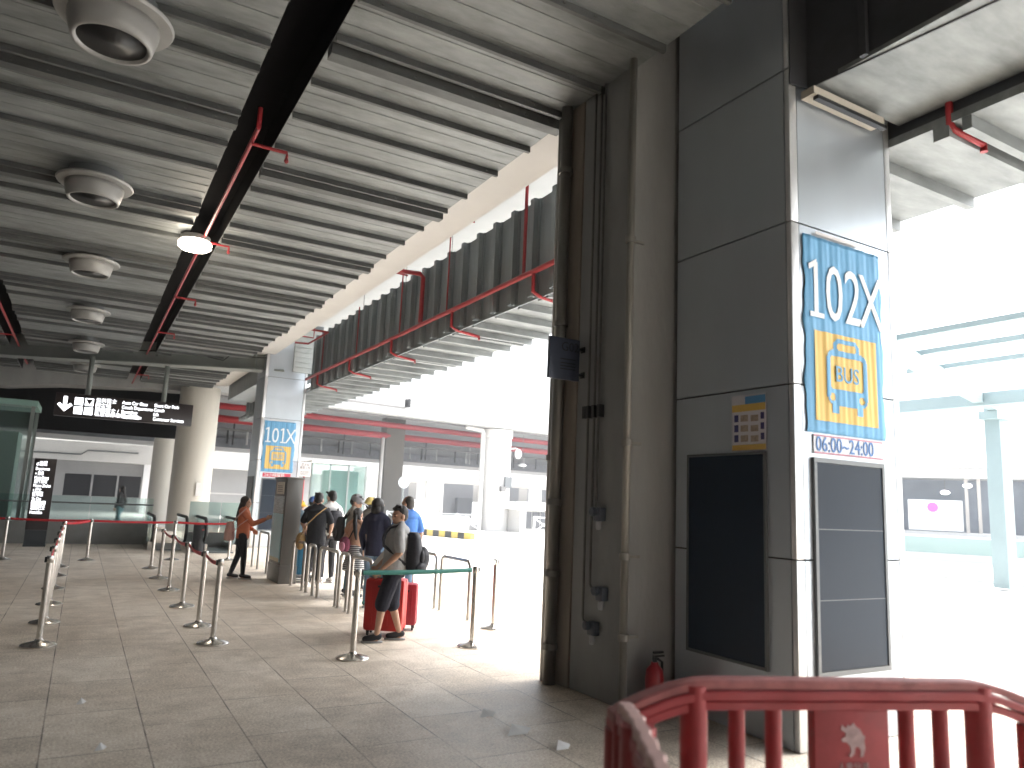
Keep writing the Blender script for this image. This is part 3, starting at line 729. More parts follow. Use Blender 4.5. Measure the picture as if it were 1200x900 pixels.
# ------------------------------------------------------------------ poster cabinet by the rails
t = thing('poster_cabinet', 'tall dark steel cabinet with a pale blue poster on its side, left of the queue', 'cabinet', (3.47, 14.85, 0))
m = MB(); m.box(0, .34, 0, 1.0, 0, .34); m.box(.012, .328, .012, .988, .34, 2.0); m.box(-.01, .35, -.01, 1.01, 2.0, 2.04); m.build('case', mat('brushed_dark_steel', (.16, .155, .145), .4, .7, rvar=.1, scale=3), t, bevel=.008)
m = MB(); m.box(-.006, .011, .09, .93, .40, 1.32); m.build('poster', mat('pale_blue_poster', (.42, .66, .74), .35, var=.06, scale=1.2), t)
m = MB(); m.box(-.004, .011, .09, .93, 1.33, 1.66); m.build('printed_notice', mat('grey_printed', (.40, .44, .46), .4, var=.35, scale=14, stretch=(1, .3, 3)), t)
m = MB(); m.box(-.02, -.007, .1, .72, 1.70, 1.94); o = m.build('paper_notice', mat('notice_paper', (.66, .64, .56), .7), t)
m = MB(); [m.box(-.0215, -.0201, .2, .62, 1.75 + i * .035, 1.762 + i * .035) for i in range(4)]; m.build('lettering_lines', mat('grey_print', (.15, .15, .15), .7), o)
m = MB(); m.box(-.007, -.0055, .09, .93, .40, .47); m.build('poster_footer', mat('poster_cream', (.6, .58, .45), .5), t)
t = thing('notice_board', 'small white notice on a red post, right of the 101X banner', 'sign', (6.15, 24.05, 0))
m = MB(); m.tube([(-.0, .03, 0), (0, .03, 2.75)], .03, 8); m.build('post', REDP, t)
m = MB(); m.box(-.19, .19, -.02, 0, 2.28, 2.74); m.build('board', mat('notice_white', (.68, .66, .66), .6), t)
text('巴士站\n乘客上車', .10, mat('grey_print2', (.12, .12, .13), .7), Mf @ Matrix.Translation((0, 2.62, .022)), t, 'lettering', 'CENTER', .85)
m = MB(); [m.box(-.15, .13, -.023, -.021, z, z + .012) for z in (2.33, 2.36, 2.40, 2.43)]; m.build('lettering_lines', MATS['grey_print2'], t)

# ------------------------------------------------------------------ stair void parapet, escalators, lift, columns in the hall
t = thing('glass_balustrade', 'grey parapet with green tinted glass above it, along the back of the hall', 'balustrade', (0, 25.5, 0))
m = MB(); m.box(-4.2, 2.0, 0, .14, 0, .62); m.build('parapet', mat('parapet_grey', (.20, .20, .19), .5, .1, var=.1), t)
x = -4.2
while x < 1.9:
    m = MB(); m.box(x + .01, min(x + 1.5, 2.0) - .01, .05, .07, .625, 1.38); m.build('glass_pane', GLASS, t); x += 1.5
m = MB(); m.tube([(-4.2, .06, 1.18), (2.0, .06, 1.18)], .022, 8); m.build('handrail', FRAME, t)
t = thing('glass_balustrade', 'frosted green glass screen in front of the round concrete column', 'balustrade', (0, 24.4, 0))
m = MB(); m.box(2.9, 4.7, 0, .12, 0, .45); m.build('parapet', MATS['parapet_grey'], t)
for x in (2.9, 3.8):
    m = MB(); m.box(x + .01, x + .89, .04, .06, .455, 1.36); m.build('glass_pane', FROST, t)
def escalator(x, y, label, w=.85):
    t = thing('escalator', label, 'escalator', (x, y, 0))
    for s_ in (0, w):
        P = [(s_, 2.4, .92), (s_, .25, .92)]
        for k in range(1, 9): an = math.pi * k / 9; P.append((s_, .25 - .40 * math.sin(an), .92 - .36 * (1 - math.cos(an))))
        P.append((s_, .25, .2))
        m = MB(); m.tube(P, .045, 8); m.build('handrail', BLACKR, t, auto=60)
        m = MB(); poly = [(2.4, .22), (2.4, .88), (.25, .88)] + [(.25 - .36 * math.sin(math.pi * k / 9), .88 - .32 * (1 - math.cos(math.pi * k / 9))) for k in range(1, 9)] + [(.25, .24)]
        m.raw([(s_ - .008, p, q) for p, q in poly] + [(s_ + .008, p, q) for p, q in poly], [tuple(range(len(poly))), tuple(range(2 * len(poly) - 1, len(poly) - 1, -1))] + [(i, (i + 1) % len(poly), len(poly) + (i + 1) % len(poly), len(poly) + i) for i in range(len(poly))])
        m.build('glass_side', GLASS, t)
        m = MB(); m.box(s_ - .1, s_ + .1, .05, 2.4, 0, .22); m.build('skirt', STEEL, t)
    m = MB(); m.box(.1, w - .1, -.3, 2.4, .004, .03); m.build('landing_plate', FRAME, t)
    return t
escalator(3.15, 22.5, 'escalator landing with black handrails, left of the woman in orange')
escalator(1.9, 23.4, 'escalator landing with black handrails, beside the end of the grey parapet')
t = thing('bin', 'small black bin beside the escalator landing', 'bin', (3.02, 22.6, 0))
m = MB(); m.lathe([(.15, 0), (.17, .02), (.18, .72), (.17, .76), (.12, .80)], 18); m.build('drum', BLACKP, t, auto=40)
m = MB(); m.box(.03, .09, -.185, -.17, .6, .64); m.build('red_lamp', mat('red_lamp', (.5, .02, .02), .4), t)
t = thing('lift_shaft', 'green glass lift box cut by the left edge of the picture', 'lift', (-4.1, 26.2, 0))
m = MB(); m.box(0, 2.6, 0, .03, .1, 3.9); m.box(2.57, 2.6, .04, 2.2, .1, 3.9); m.build('glass_pane', GLASSL, t)
for x, y in ((0, 0), (2.6, 0), (1.3, 0), (2.6, 2.2)):
    m = MB(); m.box(x - .05, x + .05, y - .06, y + .0 - .002, 0, 3.95); m.build('mullion', PAINTG, t)
m = MB(); m.box(-.1, 2.7, -.1, 2.3, 3.955, 4.12); m.build('roof', mat('lift_roof_green', (.22, .36, .32), .5), t)
m = MB(); m.box(.3, 2.3, .4, 2.0, 0, 3.2); m.build('car', mat('lift_car', (.42, .54, .51), .5), t)
def round_col(x, y, r, h, label, m_=WHITEC):
    t = thing('round_column', label, 'column', (x, y, 0))
    m = MB(); m.lathe([(r, 0), (r, h)], 40); m.build('shaft', m_, t, auto=30); return t
rc = round_col(4.0, 34.2, .80, 6.05, 'thick round concrete column behind the frosted glass screen', mat('pale_concrete_col', (.55, .53, .48), .8, var=.08, scale=1, stretch=(1, 1, .2)))
m = MB(); m.box(.12, .4, -.86, -.80, 1.45, 2.0); m.build('notice', WHITEL, rc)
round_col(3.4, 40.5, .55, 6, 'round concrete column half hidden behind the thicker one, under the sign', MATS['pale_concrete_col'])
t = thing('person', 'person in dark top walking beyond the glass balustrade at the back', 'person', (1.42, 33.0, 0))
PER_FAR = t

# ------------------------------------------------------------------ viaduct across the far side
VD = Matrix.Translation((22.5, 40.8, 0)) @ Matrix.Rotation(R(10), 4, 'Z')
def vthing(name, label, cat): 
    t = thing(name, label, cat); t.matrix_world = VD; return t
t = vthing('viaduct', 'elevated concrete viaduct crossing behind the road, white edge beam on top', 'viaduct')
m = MB(); m.box(-42, 60, -1.0, -.2, 6.25, 7.25); m.build('edge_beam', mat('viaduct_edge', (.40, .40, .39), .8, 0, var=.08, scale=.5, stretch=(.3, 1, 1)), t)
m = MB(); m.box(-42, 60, -.2, 9.9, 6.75, 7.2); m.build('deck', GREYC, t)
m = MB(); m.box(-42, 60, 9.6, 9.9, 4.55, 6.74); m.build('back_wall', mat('viaduct_back', (.26, .27, .28), .8, var=.15, scale=1.2, stretch=(.3, 1, 1)), t)
m = MB(); m.box(-42, 60, 9.0, 9.59, 4.3, 4.9); m.build('tray', mat('dark_tray', (.14, .15, .165), .7, var=.2), t)
m = MB(); m.box(-42, 60, 8.9, 9.4, 4.05, 4.29); m.build('edge_trim', mat('trim_grey', (.5, .5, .5), .6), t)
t = vthing('fire_main', 'upper thick red pipe under the far viaduct', 'pipe')
m = MB(); m.tube([(-42, 3.6, 6.15), (60, 3.6, 6.15)], .17, 12); m.build('main_pipe', REDP, t, smooth=True)
t = vthing('fire_main', 'lower thick red pipe under the far viaduct', 'pipe')
m = MB(); m.tube([(-42, 4.4, 5.55), (60, 4.4, 5.55)], .20, 12); m.build('main_pipe', REDP, t, smooth=True)
t = vthing('service_pipe', 'grey service pipe with droppers between the far red pipes and the dark tray', 'pipe')
m = MB(); m.tube([(-42, 8.6, 5.35), (60, 8.6, 5.35)], .07, 8); m.build('main_pipe', CONDUIT, t)
i = -14.0; DR = mat('pale_dropper', (.42, .43, .43), .5)
k = 0
while i < 18:
    m = MB(); m.tube([(i, 8.6, 5.35), (i, 8.6, 4.5)], .055, 6)
    if k % 3 == 0: m.tube([(i + .35, 8.62, 5.9), (i + .35, 8.62, 4.45)], .05, 6)
    m.build('dropper', DR if k % 2 else BLACKP, t); i += .9 + .9 * random.random(); k += 1
m = MB(); m.tube([(-42, 2.0, 6.45), (60, 2.0, 6.45)], .06, 6); m.build('upper_pipe', CONDUIT, t)
t = vthing('traffic_signal', 'dark signal cluster hanging from the far viaduct, above the red pipes', 'signal')
m = MB(); m.box(-8.0, -7.82, -1.6, -1.4, 6.65, 7.1); m.build('head', BLACKP, t, bevel=.02)
for z in (6.72, 6.88, 7.03):
    m = MB(); m.lathe([(.06, 0), (.09, .1), (.09, .16)], 10, M=Matrix.Translation((-7.91, -1.6, z)) @ Matrix.Rotation(R(90), 4, 'X')); m.build('hood', BLACKP, t)
m = MB(); m.box(-13, -8.0, -1.55, -1.45, 6.55, 6.66); m.build('arm', CONDUIT, t)
t = thing('round_column', 'white round column with a rain pipe, carrying the far viaduct', 'column', (22.3, 40.9, 0))
m = MB(); m.lathe([(.92, 0), (.92, 5.7), (1.0, 5.75), (1.0, 6.2)], 40); m.build('shaft', WHITEC, t, auto=30)
m = MB(); m.tube([(-1.25, -.5, 0), (-1.25, -.5, 5.95), (-1.3, -.5, 6.05), (-2.4, -.4, 6.2)], .14, 10); m.build('rain_pipe', WHITEC, t, auto=40)
m = MB(); m.box(.1, .55, -1.15, -.95, 2.6, 3.3); m.build('cabinet', FRAME, t)
m = MB(); m.box(-.2, .15, -1.2, -.95, 2.4, 2.7); m.build('junction', CONDUIT, t)
t = thing('flood_lamp', 'white egg-shaped flood lamp on the white round column', 'lamp', (23.3, 40.6, 5.0))
m = MB(); m.ball((.35, -.1, -.2), .22, .22, .32); m.build('bulb', WSTEEL, t, smooth=True)
m = MB(); m.tube([(-.1, 0, .1), (.2, -.05, .15), (.35, -.1, .08)], .04, 8); m.build('arm', WSTEEL, t)
t = thing('hanging_lamp', 'white disc lamp hanging below the far red pipes, right of the white column', 'lamp', (25.0, 42.2, 4.2))
m = MB(); m.lathe([(.05, .15), (.28, .05), (.28, -.03), (.1, -.08)], 20); m.build('shade', WSTEEL, t, smooth=True)
m = MB(); m.tube([(0, 0, .15), (0, 0, 2)], .02, 6); m.build('cord', CONDUIT, t)
BROWNC = mat('brownish_concrete', (.11, .10, .085), .85, 0, var=.12, scale=1, stretch=(1, 1, .2))
t = thing('square_column', 'tall brownish concrete column with a pipe, behind the queue', 'column', (16.75, 44.5, 0))
m = MB(); m.box(-.62, .62, -.5, .5, 0, 6.7); m.build('shaft', BROWNC, t, bevel=.03)
m = MB(); m.tube([(-.85, -.6, 0), (-.85, -.6, 5.4)], .1, 10); m.build('pipe', WHITEC, t, smooth=True)
t = thing('road_sign', 'round pale sign disc in front of the brownish column', 'sign', (14.55, 36.6, 0))
m = MB(); m.lathe([(.30, -.015), (.30, .015)], 28, M=Matrix.Translation((0, 0, 2.55)) @ Matrix.Rotation(R(90), 4, 'X')); m.build('disc', mat('sign_grey_white', (.52, .56, .58), .5), t)
m = MB(); m.box(-.03, .03, -.03, -.017, 2.35, 2.75); m.build('bar', FRAME, t)
m = MB(); m.tube([(0, .04, 0), (0, .04, 2.6)], .04, 8); m.build('post', PAINTG, t)
# far side glass lift
t = thing('lift_shaft', 'green glass lift tower behind the heads of the queue', 'lift', (9.15, 34.4, 0))
m = MB(); m.box(0, .85, 0, .03, .1, 3.15); m.box(.9, 2.6, .2, .23, .1, 3.15); m.box(2.57, 2.6, .25, 2.0, .1, 3.15); m.build('glass_pane', GLASSL, t)
for x in (.0, .87, 1.75, 2.62):
    m = MB(); m.box(x - .035, x + .035, .08, .15, 0, 3.18); m.build('mullion', PAINTG, t)
m = MB(); m.box(1.0, 2.4, .6, 1.9, 0, 2.9); m.build('car', mat('lift_car_dark', (.16, .30, .28), .4), t)
m = MB(); m.box(-.05, 2.68, -.02, 2.1, 3.19, 3.3); m.build('roof', WSTEEL, t)
# far buildings
DOP = mat('dark_opening', (.10, .105, .115), .6, var=.15, scale=.5)
t = thing('terminal_building', 'long white building across the road with dark loading openings', 'building', (0, 60, 0))
m = MB()
def holes_wall(m, x0, x1, z0, z1, holes, y0, y1):
    xs = sorted({x0, x1, *[h[0] for h in holes], *[h[1] for h in holes]})
    for a0, a1 in zip(xs, xs[1:]):
        c = (a0 + a1) / 2; hs_ = sorted([(h[2], h[3]) for h in holes if h[0] < c < h[1]]); z = z0
        for h0, h1 in hs_:
            if h0 > z: m.box(a0, a1, y0, y1, z, h0)
            z = h1
        if z < z1: m.box(a0, a1, y0, y1, z, z1)
OP = [(22.5, 25.3, .3, 3.15), (27.6, 31.75, .2, 3.2), (33.9, 36.7, .2, 3.15), (37.8, 41.5, .2, 3.1), (43, 47, .2, 3.1)]
holes_wall(m, 14, 70, 0, 3.3, OP, 0, .6); m.build('wall', WHITEC, t)
m = MB(); m.box(14, 70, -.35, .6, 3.303, 4.6); m.build('fascia', WHITEC, t)
for h in OP:
    m = MB(); m.box(h[0], h[1], 2.4, 2.6, 0, 3.3); o = m.build('opening', DOP, t)
m = MB(); m.box(29.9, 31.4, 1.8, 2.3, 0, 2.0); m.build('door', mat('darker_door', (.045, .05, .06), .5), t)
for x in (22.6, 27.3): 
    m = MB(); m.tube([(x, -.3, 0), (x, -.3, 3.3)], .14, 8); m.build('rain_pipe', WHITEC, t)
for x in (25.9, 32.3):
    m = MB(); m.box(x, x + 1.2, -.3, -.003, 0, 3.3); m.build('pilaster', WHITEC, t)
t = thing('terminal_building', 'grey walled building behind the glass balustrade, with a white band and dark windows', 'building', (0, 56.0, -.287))
t.scale = (56 / 48,) * 3
WN = [(-.85, .45, 1.1, 2.3), (.55, 1.72, 1.1, 2.3), (1.82, 2.95, 1.1, 2.3)]
m = MB(); holes_wall(m, -14, 13.5, 0, 3.0, WN, 0, .4); m.build('wall', GREYC, t)
m = MB(); m.box(-14, 13.5, -.7, .4, 3.003, 4.05); m.build('fascia', WHITEC, t)
m = MB(); m.tube([(-14, -.78, 3.35), (-.2, -.78, 3.35), (.1, -.78, 3.6), (2.6, -.78, 3.6)], .04, 6); m.build('pipe', FRAME, t)
for h in WN:
    m = MB(); m.box(h[0], h[1], .25, .3, h[2], h[3]); o = m.build('window', mat('dark_window', (.03, .03, .035), .25), t)
m = MB(); m.box(3.0, 3.5, -.6, -.35, -.1, 3.0); m.build('pilaster', mat('bright_white', (.8, .8, .8), .6), t)
m = MB(); m.box(6.3, 9, -.06, -.003, 1.5, 1.58); m.build('ledge', WHITEC, t)
# viaduct soffit behind the hall: dark services above the white band
t = thing('sign_pylon', 'free-standing grey pylon with two white symbols, in front of the far loading opening', 'sign', (26.6, 49, 0))
m = MB(); m.box(0, 1.0, 0, .25, 0, 2.6); m.build('slab', mat('pylon_grey', (.27, .27, .28), .5), t)
m = MB(); m.ball((.62, -.02, 2.1), .12, .02, .16); m.box(.2, .34, -.02, -.003, 1.75, 1.9); m.build('symbol', WHITEL, t)
t = thing('kiosk', 'small white roofed kiosk with grey windows, by the white crossed fence', 'kiosk', (22.6, 38.6, 0))
m = MB(); m.box(0, 3.4, 0, 2, 1.35, 1.82); m.build('roof', WSTEEL, t, bevel=.03)
m = MB(); m.box(.35, .75, .12, 1.8, 0, 1.348); m.box(.75, 3.2, .5, 1.8, 0, 1.348); m.build('wall', WHITEC, t)
for x in (.8, 1.4, 2.0):
    m = MB(); m.box(x, x + .52, .44, .48, .25, 1.25); m.build('window', DOP, t)
# white crossed fence, hazard kerb
FP = [(15.4, 41.0), (18.2, 40.7), (20.9, 40.2)], [(23.6, 38.2), (26.5, 38.4), (29.5, 38.9)]
for (pts, lab) in zip(FP, ('white crossed metal fence left of the white round column', 'white crossed metal fence in front of the kiosk')):
    t = thing('crossed_fence', lab, 'fence', (pts[0][0], pts[0][1], 0))
    o0 = Vector((pts[0][0], pts[0][1], 0)); A = Vector((*pts[0], 0)); B = Vector((*pts[2], 0)); d = (B - A); n = max(3, round(d.length / 1.35)); st = d / n
    for i in range(n + 1):
        p = st * i; m = MB(); m.box(p.x - .05, p.x + .05, p.y - .05, p.y + .05, 0, 1.0); m.build('post', WSTEEL, t)
        if i < n:
            q = st * (i + 1); m = MB(); m.tube([p + Vector((0, 0, .1)), q + Vector((0, 0, .9))], .035, 6); m.tube([p + Vector((0, 0, .9)), q + Vector((0, 0, .1))], .035, 6); m.build('brace', WSTEEL, t)
            m = MB(); m.tube([p + Vector((0, 0, .93)), q + Vector((0, 0, .93))], .03, 6); m.build('top_rail', WSTEEL, t)
HY, HB = mat('hazard_yellow', (.55, .42, .10), .7, var=.1), mat('hazard_black', (.03, .03, .03), .7)
t = thing('hazard_kerb', 'yellow and black striped kerb at the edge of the far pavement', 'kerb', (15.9, 37.6, 0))
A, B = Vector((0, 0, 0)), Vector((1.2, -4.2, 0)); n = 9
for i in range(n):
    p, q = A.lerp(B, i / n), A.lerp(B, (i + 1) / n); m = MB()
    m.raw([p + Vector((-.12, 0, -.15)), q + Vector((-.12, 0, -.15)), q + Vector((.12, 0, -.15)), p + Vector((.12, 0, -.15)), p + Vector((-.12, 0, .17)), q + Vector((-.12, 0, .17)), q + Vector((.12, 0, .17)), p + Vector((.12, 0, .17))],
          [(0, 3, 2, 1), (4, 5, 6, 7), (0, 1, 5, 4), (1, 2, 6, 5), (2, 3, 7, 6), (3, 0, 4, 7)]); m.build('kerb_stone', HB if i % 2 else HY, t)
t = thing('low_barrier', 'low white plastic barrier behind the yellow and black kerb', 'barrier', (15.7, 39.6, 0))
m = MB(); m.box(0, 4.3, 0, .35, 0, .85); m.build('block', WSTEEL, t, bevel=.06)

# ------------------------------------------------------------------ right-hand canopy and shop
t = thing('steel_canopy', 'pale green steel canopy frame right of the near column', 'canopy', (23.6, 12.0, 0))
m = MB(); m.box(-.26, .26, -.22, .22, -.1, 5.3); m.build('post', CANOPY, t, bevel=.02)
Rf = Matrix.Rotation(math.atan2(2.6, 8.6), 4, 'Z')
m = MB(); m.box(-10.5, .3, -.13, .13, 5.06, 5.36, Rf); m.build('rafter', CANOPY, t)
for x in (-9.4, -7.72, -5.9):
    m = MB(); m.box(x - .05, x + .05, -16, x * .30 + .8, 5.37, 5.48); m.build('purlin', CANOPY, t)
m = MB(); m.box(-2.1, -1.7, -16, 1.9, 4.98, 5.34); m.build('eaves_beam', CANOPY, t)
m = MB(); m.box(-.45, .28, -.27, .27, 4.8, 5.05); m.build('bracket', CANOPY, t)
MS = Matrix.Translation((36, 20, 0)) @ Matrix.Rotation(R(-60), 4, 'Z')
t = thing('shop_building', 'shop with a deep grey window seen right of the near column', 'building'); t.matrix_world = MS
m = MB(); holes_wall(m, -12, 26, -.1, 4.25, [(-8, 1.2, 1.25, 3.8), (2.0, 9, 1.25, 3.8)], 0, .3); m.build('wall', WHITEC, t)
m = MB(); m.box(-12, 26, -.5, .3, 4.253, 4.5); m.build('fascia', mat('fascia_grey', (.45, .45, .46), .6), t)
SH = mat('shop_interior', (.20, .23, .27), .7, var=.2, scale=.4)
for x0, x1 in ((-8, 1.2), (2.0, 9)):
    m = MB(); m.box(x0, x1, 2.4, 2.6, .9, 4.2); m.build('back_wall', SH, t)
    m = MB(); m.box(x0, x1, .3, 2.4, 3.803, 3.9); m.box(x0, x1, .3, 2.4, 1.15, 1.247); m.build('lining', mat('shop_lining', (.3, .31, .32), .6), t)
for x in (.1, .6, 3.0):
    m = MB(); m.box(x, x + .14, .1, .25, 1.25, 3.8); m.build('mullion', mat('mullion_tan', (.4, .37, .34), .5), t)
t = thing('shop_sign', 'white shop sign panel with a pink dot, inside the shop window', 'sign'); t.matrix_world = MS
m = MB(); m.box(-2.3, .0, .35, .42, 1.3, 2.75); m.build('panel', mat('sign_panel_white', (.78, .78, .78), .5), t)
m = MB(); m.lathe([(.23, 0), (.23, .02)], 24, M=Matrix.Translation((-1.25, .34, 2.4)) @ Matrix.Rotation(R(90), 4, 'X')); m.build('dot', mat('pink_dot', (.50, .12, .46), .5), t)
t = thing('shop_sign', 'second white shop sign with a pink dot, at the right edge', 'sign'); t.matrix_world = MS
m = MB(); m.box(2.4, 5, .35, .42, 1.0, 2.35); m.build('panel', MATS['sign_panel_white'], t)
m = MB(); m.lathe([(.2, 0), (.2, .02)], 24, M=Matrix.Translation((2.95, .34, 1.95)) @ Matrix.Rotation(R(90), 4, 'X')); m.build('dot', MATS['pink_dot'], t)
for k, (x, z, l) in enumerate(((-.7, 3.15, 'small oval lit lamp hanging inside the shop'), (.25, 3.5, 'larger lit lamp inside the shop, near the green post'))):
    t = thing('shop_lamp', l, 'lamp'); t.matrix_world = MS
    m = MB(); m.ball((x, 1.2, z), .2, .12, .1); m.build('shade', mat('shop_lamp_lit', (1, 1, 1), .5, emit=(1, .96, .9), es=2), t, smooth=True)
    m = MB(); m.tube([(x, 1.2, z), (x, 1.2, 3.8)], .012, 5); m.build('cord', CONDUIT, t)
t = thing('glass_balustrade', 'low glass balustrade with a white rail in front of the shop', 'balustrade'); t.matrix_world = MS @ Matrix.Translation((0, -1.2, 0))
m = MB(); m.box(-8, 14, 0, .06, 1.02, 1.1); m.build('handrail', WSTEEL, t)
m = MB(); m.box(-8, 14, .02, .035, .3, 1.015); m.build('glass_pane', FROST, t)
m = MB(); m.box(-8, 14, -.05, .1, -.1, .297); m.build('upstand', WHITEC, t)

# ------------------------------------------------------------------ red plastic barriers in the foreground
PR = mat('red_barrier_plastic', (.32, .045, .05), .55, 0, var=.16, scale=7, rvar=.12, bump=.06, bscale=40)
PRT = mat('worn_barrier_top', (.33, .115, .11), .62, 0, var=.25, scale=12)
def barrier(label, loc, rz, wavy=False):
    t = thing('crowd_barrier', label, 'barrier', loc, rz, 'red plastic crowd barriers')
    # local: x along, arch top; y thickness
    L = 2.05; H = 1.03
    def top(x):
        e = min(x, L - x)
        if wavy: return .985 - .03 * (1 - min(1, e / .3))
        return H - (0 if e > .42 else .13 * ((.42 - e) / .42) ** 1.7)
    for name, dz0, dz1, th, mt in (('top_rail', -.035, 0, .045, mat('pale_worn_top', (.55, .36, .33), .7, 0, var=.12, scale=14) if wavy else PRT), ('mid_rail', -.075, -.040, .058, PR), ('under_rail', -.118, -.08, .045, PR)):
        V = []; F = []; n = 40
        for i in range(n + 1):
            x = L * i / n; z = top(x); w = th * ((.62 + .16 * math.sin(x * 46)) if wavy else 1 + .05 * math.sin(x * 16))
            c = .008
            for yy, zz in ((-w, z + dz0), (w, z + dz0), (w, z + dz1 - c), (w - c, z + dz1), (-w + c, z + dz1), (-w, z + dz1 - c)): V.append((x, yy, zz))
        for i in range(n):
            for q in range(6): F.append((i * 6 + q, i * 6 + (q + 1) % 6, i * 6 + 6 + (q + 1) % 6, i * 6 + 6 + q))
        F.append(tuple(range(5, -1, -1))); F.append(tuple(n * 6 + q for q in range(6)))
        m = MB(); m.raw(V, F); m.build(name, mt, t, auto=30)
    def post(x, w, d, name, top_off=-.12):
        m = MB(); m.tube([(x, 0, .12), (x, 0, top(x) + top_off)], w, 10)
        for v in m.v: v.y *= d / w
        return m.build(name, PR, t, auto=60)
    for x in (.36, L - .36): post(x, .055, .062, 'post', -.02)
    for x in (.13, .55, .715, L - .715, L - .55, L - .13): post(x, .034, .036, 'slat')
    for x in (.02, L - .02): post(x, .04, .05, 'end_post', -.08)
    m = MB(); m.box(.885, 1.235, -.03, .03, .5, H - .121); p = m.build('emblem_panel', PR, t, bevel=.01)
    em = mat('faded_emblem', (.42, .30, .30), .6, var=.25, scale=30)
    Me = frame_at((1.06, -.0315, .785), (1, 0, 0), (0, 0, 1))
    out = [(-.050, .066), (-.030, .052), (-.022, .066), (-.008, .060), (.004, .074), (.014, .060), (.034, .048), (.048, .024), (.058, .020), (.052, .004), (.056, -.030), (.046, -.062), (.034, -.064), (.036, -.036), (.024, -.022), (.010, -.026), (.006, -.050), (-.010, -.066), (-.020, -.058), (-.010, -.040), (-.014, -.018), (-.030, -.004), (-.050, -.002), (-.052, .010), (-.034, .018), (-.032, .034), (-.054, .044)]
    m = MB(); m.prism(out, Me @ Matrix.Diagonal((1, 1, .002, 1))); m.build('emblem', em, p)
    text('人車分流', .036, em, Me @ Matrix.Translation((0, -.115, 0)), p, 'lettering', 'CENTER')
    for i in range(2):
        m = MB(); m.box(-.09 + 1.06, .09 + 1.06, -.0325, -.031, .63 - i * .03, .637 - i * .03); m.build('lettering_lines', em, p)
    m = MB(); m.box(.1, L - .1, -.06, .06, .1, .2); m.build('bottom_rail', PR, t, bevel=.015)
    for x in (.3, L - .3):
        m = MB(); m.box(x - .06, x + .06, -.26, .26, 0, .1); m.build('foot', BLACKP, t, bevel=.02)
    return t
ang = math.atan2(-.46, 1.21)
b1 = barrier('long red plastic crowd barrier in front of the near column, with a faded emblem', (2.32 - .36 * math.cos(ang), 2.435 - .36 * math.sin(ang), 0), ang)
b2 = barrier('red plastic crowd barrier seen end-on at the left, with a wavy worn top rail', (1.985, 2.47, 0), math.atan2(-.86, -.52), True)
m = MB(); m.lathe([(.022, .80), (.03, .84), (.03, .90), (.02, .935), (.006, .945)], 12, (0.0, 0, 0)); m.build('hinge_pin', PR, b2, smooth=True)

# ------------------------------------------------------------------ thin bright haze added to stand in for lens glare
hz = MB(); hz.box(-60, 110, -30, 85, -1.3, 9.4)
hzm = bpy.data.materials.new('glare_haze_mat'); hzm.use_nodes = True
hn = hzm.node_tree; hn.nodes.clear()
ho = hn.nodes.new('ShaderNodeOutputMaterial'); hv = hn.nodes.new('ShaderNodeVolumePrincipled')
hv.inputs['Color'].default_value = (.93, .96, 1, 1); hv.inputs['Density'].default_value = .0022
hn.links.new(hv.outputs[0], ho.inputs['Volume'])
tag(hz.build('glare_haze', hzm), kind='stuff')

# ------------------------------------------------------------------ litter
for x, y, l, s_ in ((3.08, 5.6, 'flat scrap of white paper on the paving, left of the larger scrap', .07), (3.09, 5.12, 'larger folded scrap of white paper on the paving', .10), (3.2, 4.68, 'scrap of white paper nearest the red barrier', .06),
                    (.2, 7.03, 'tiny pale scrap on the paving below the left stanchions', .03), (.31, 5.8, 'tiny pale scrap nearest the bottom edge', .03)):
    t = MB(); t.raw([(-s_, -s_ * .5, .004), (s_ * .3, -s_ * .6, .006), (s_, s_ * .1, .012), (-s_ * .1, s_ * .6, .03), (0, 0, .02)], [(0, 1, 4), (1, 2, 4), (2, 3, 4), (3, 0, 4)])
    o = t.build('paper_scrap', mat('scrap_paper', (.75, .75, .74), .8)); o.location = (x, y, .002); o.scale = (1.25, 1.25, 1.6); tag(o, l, 'litter', 'scraps of paper on the paving')

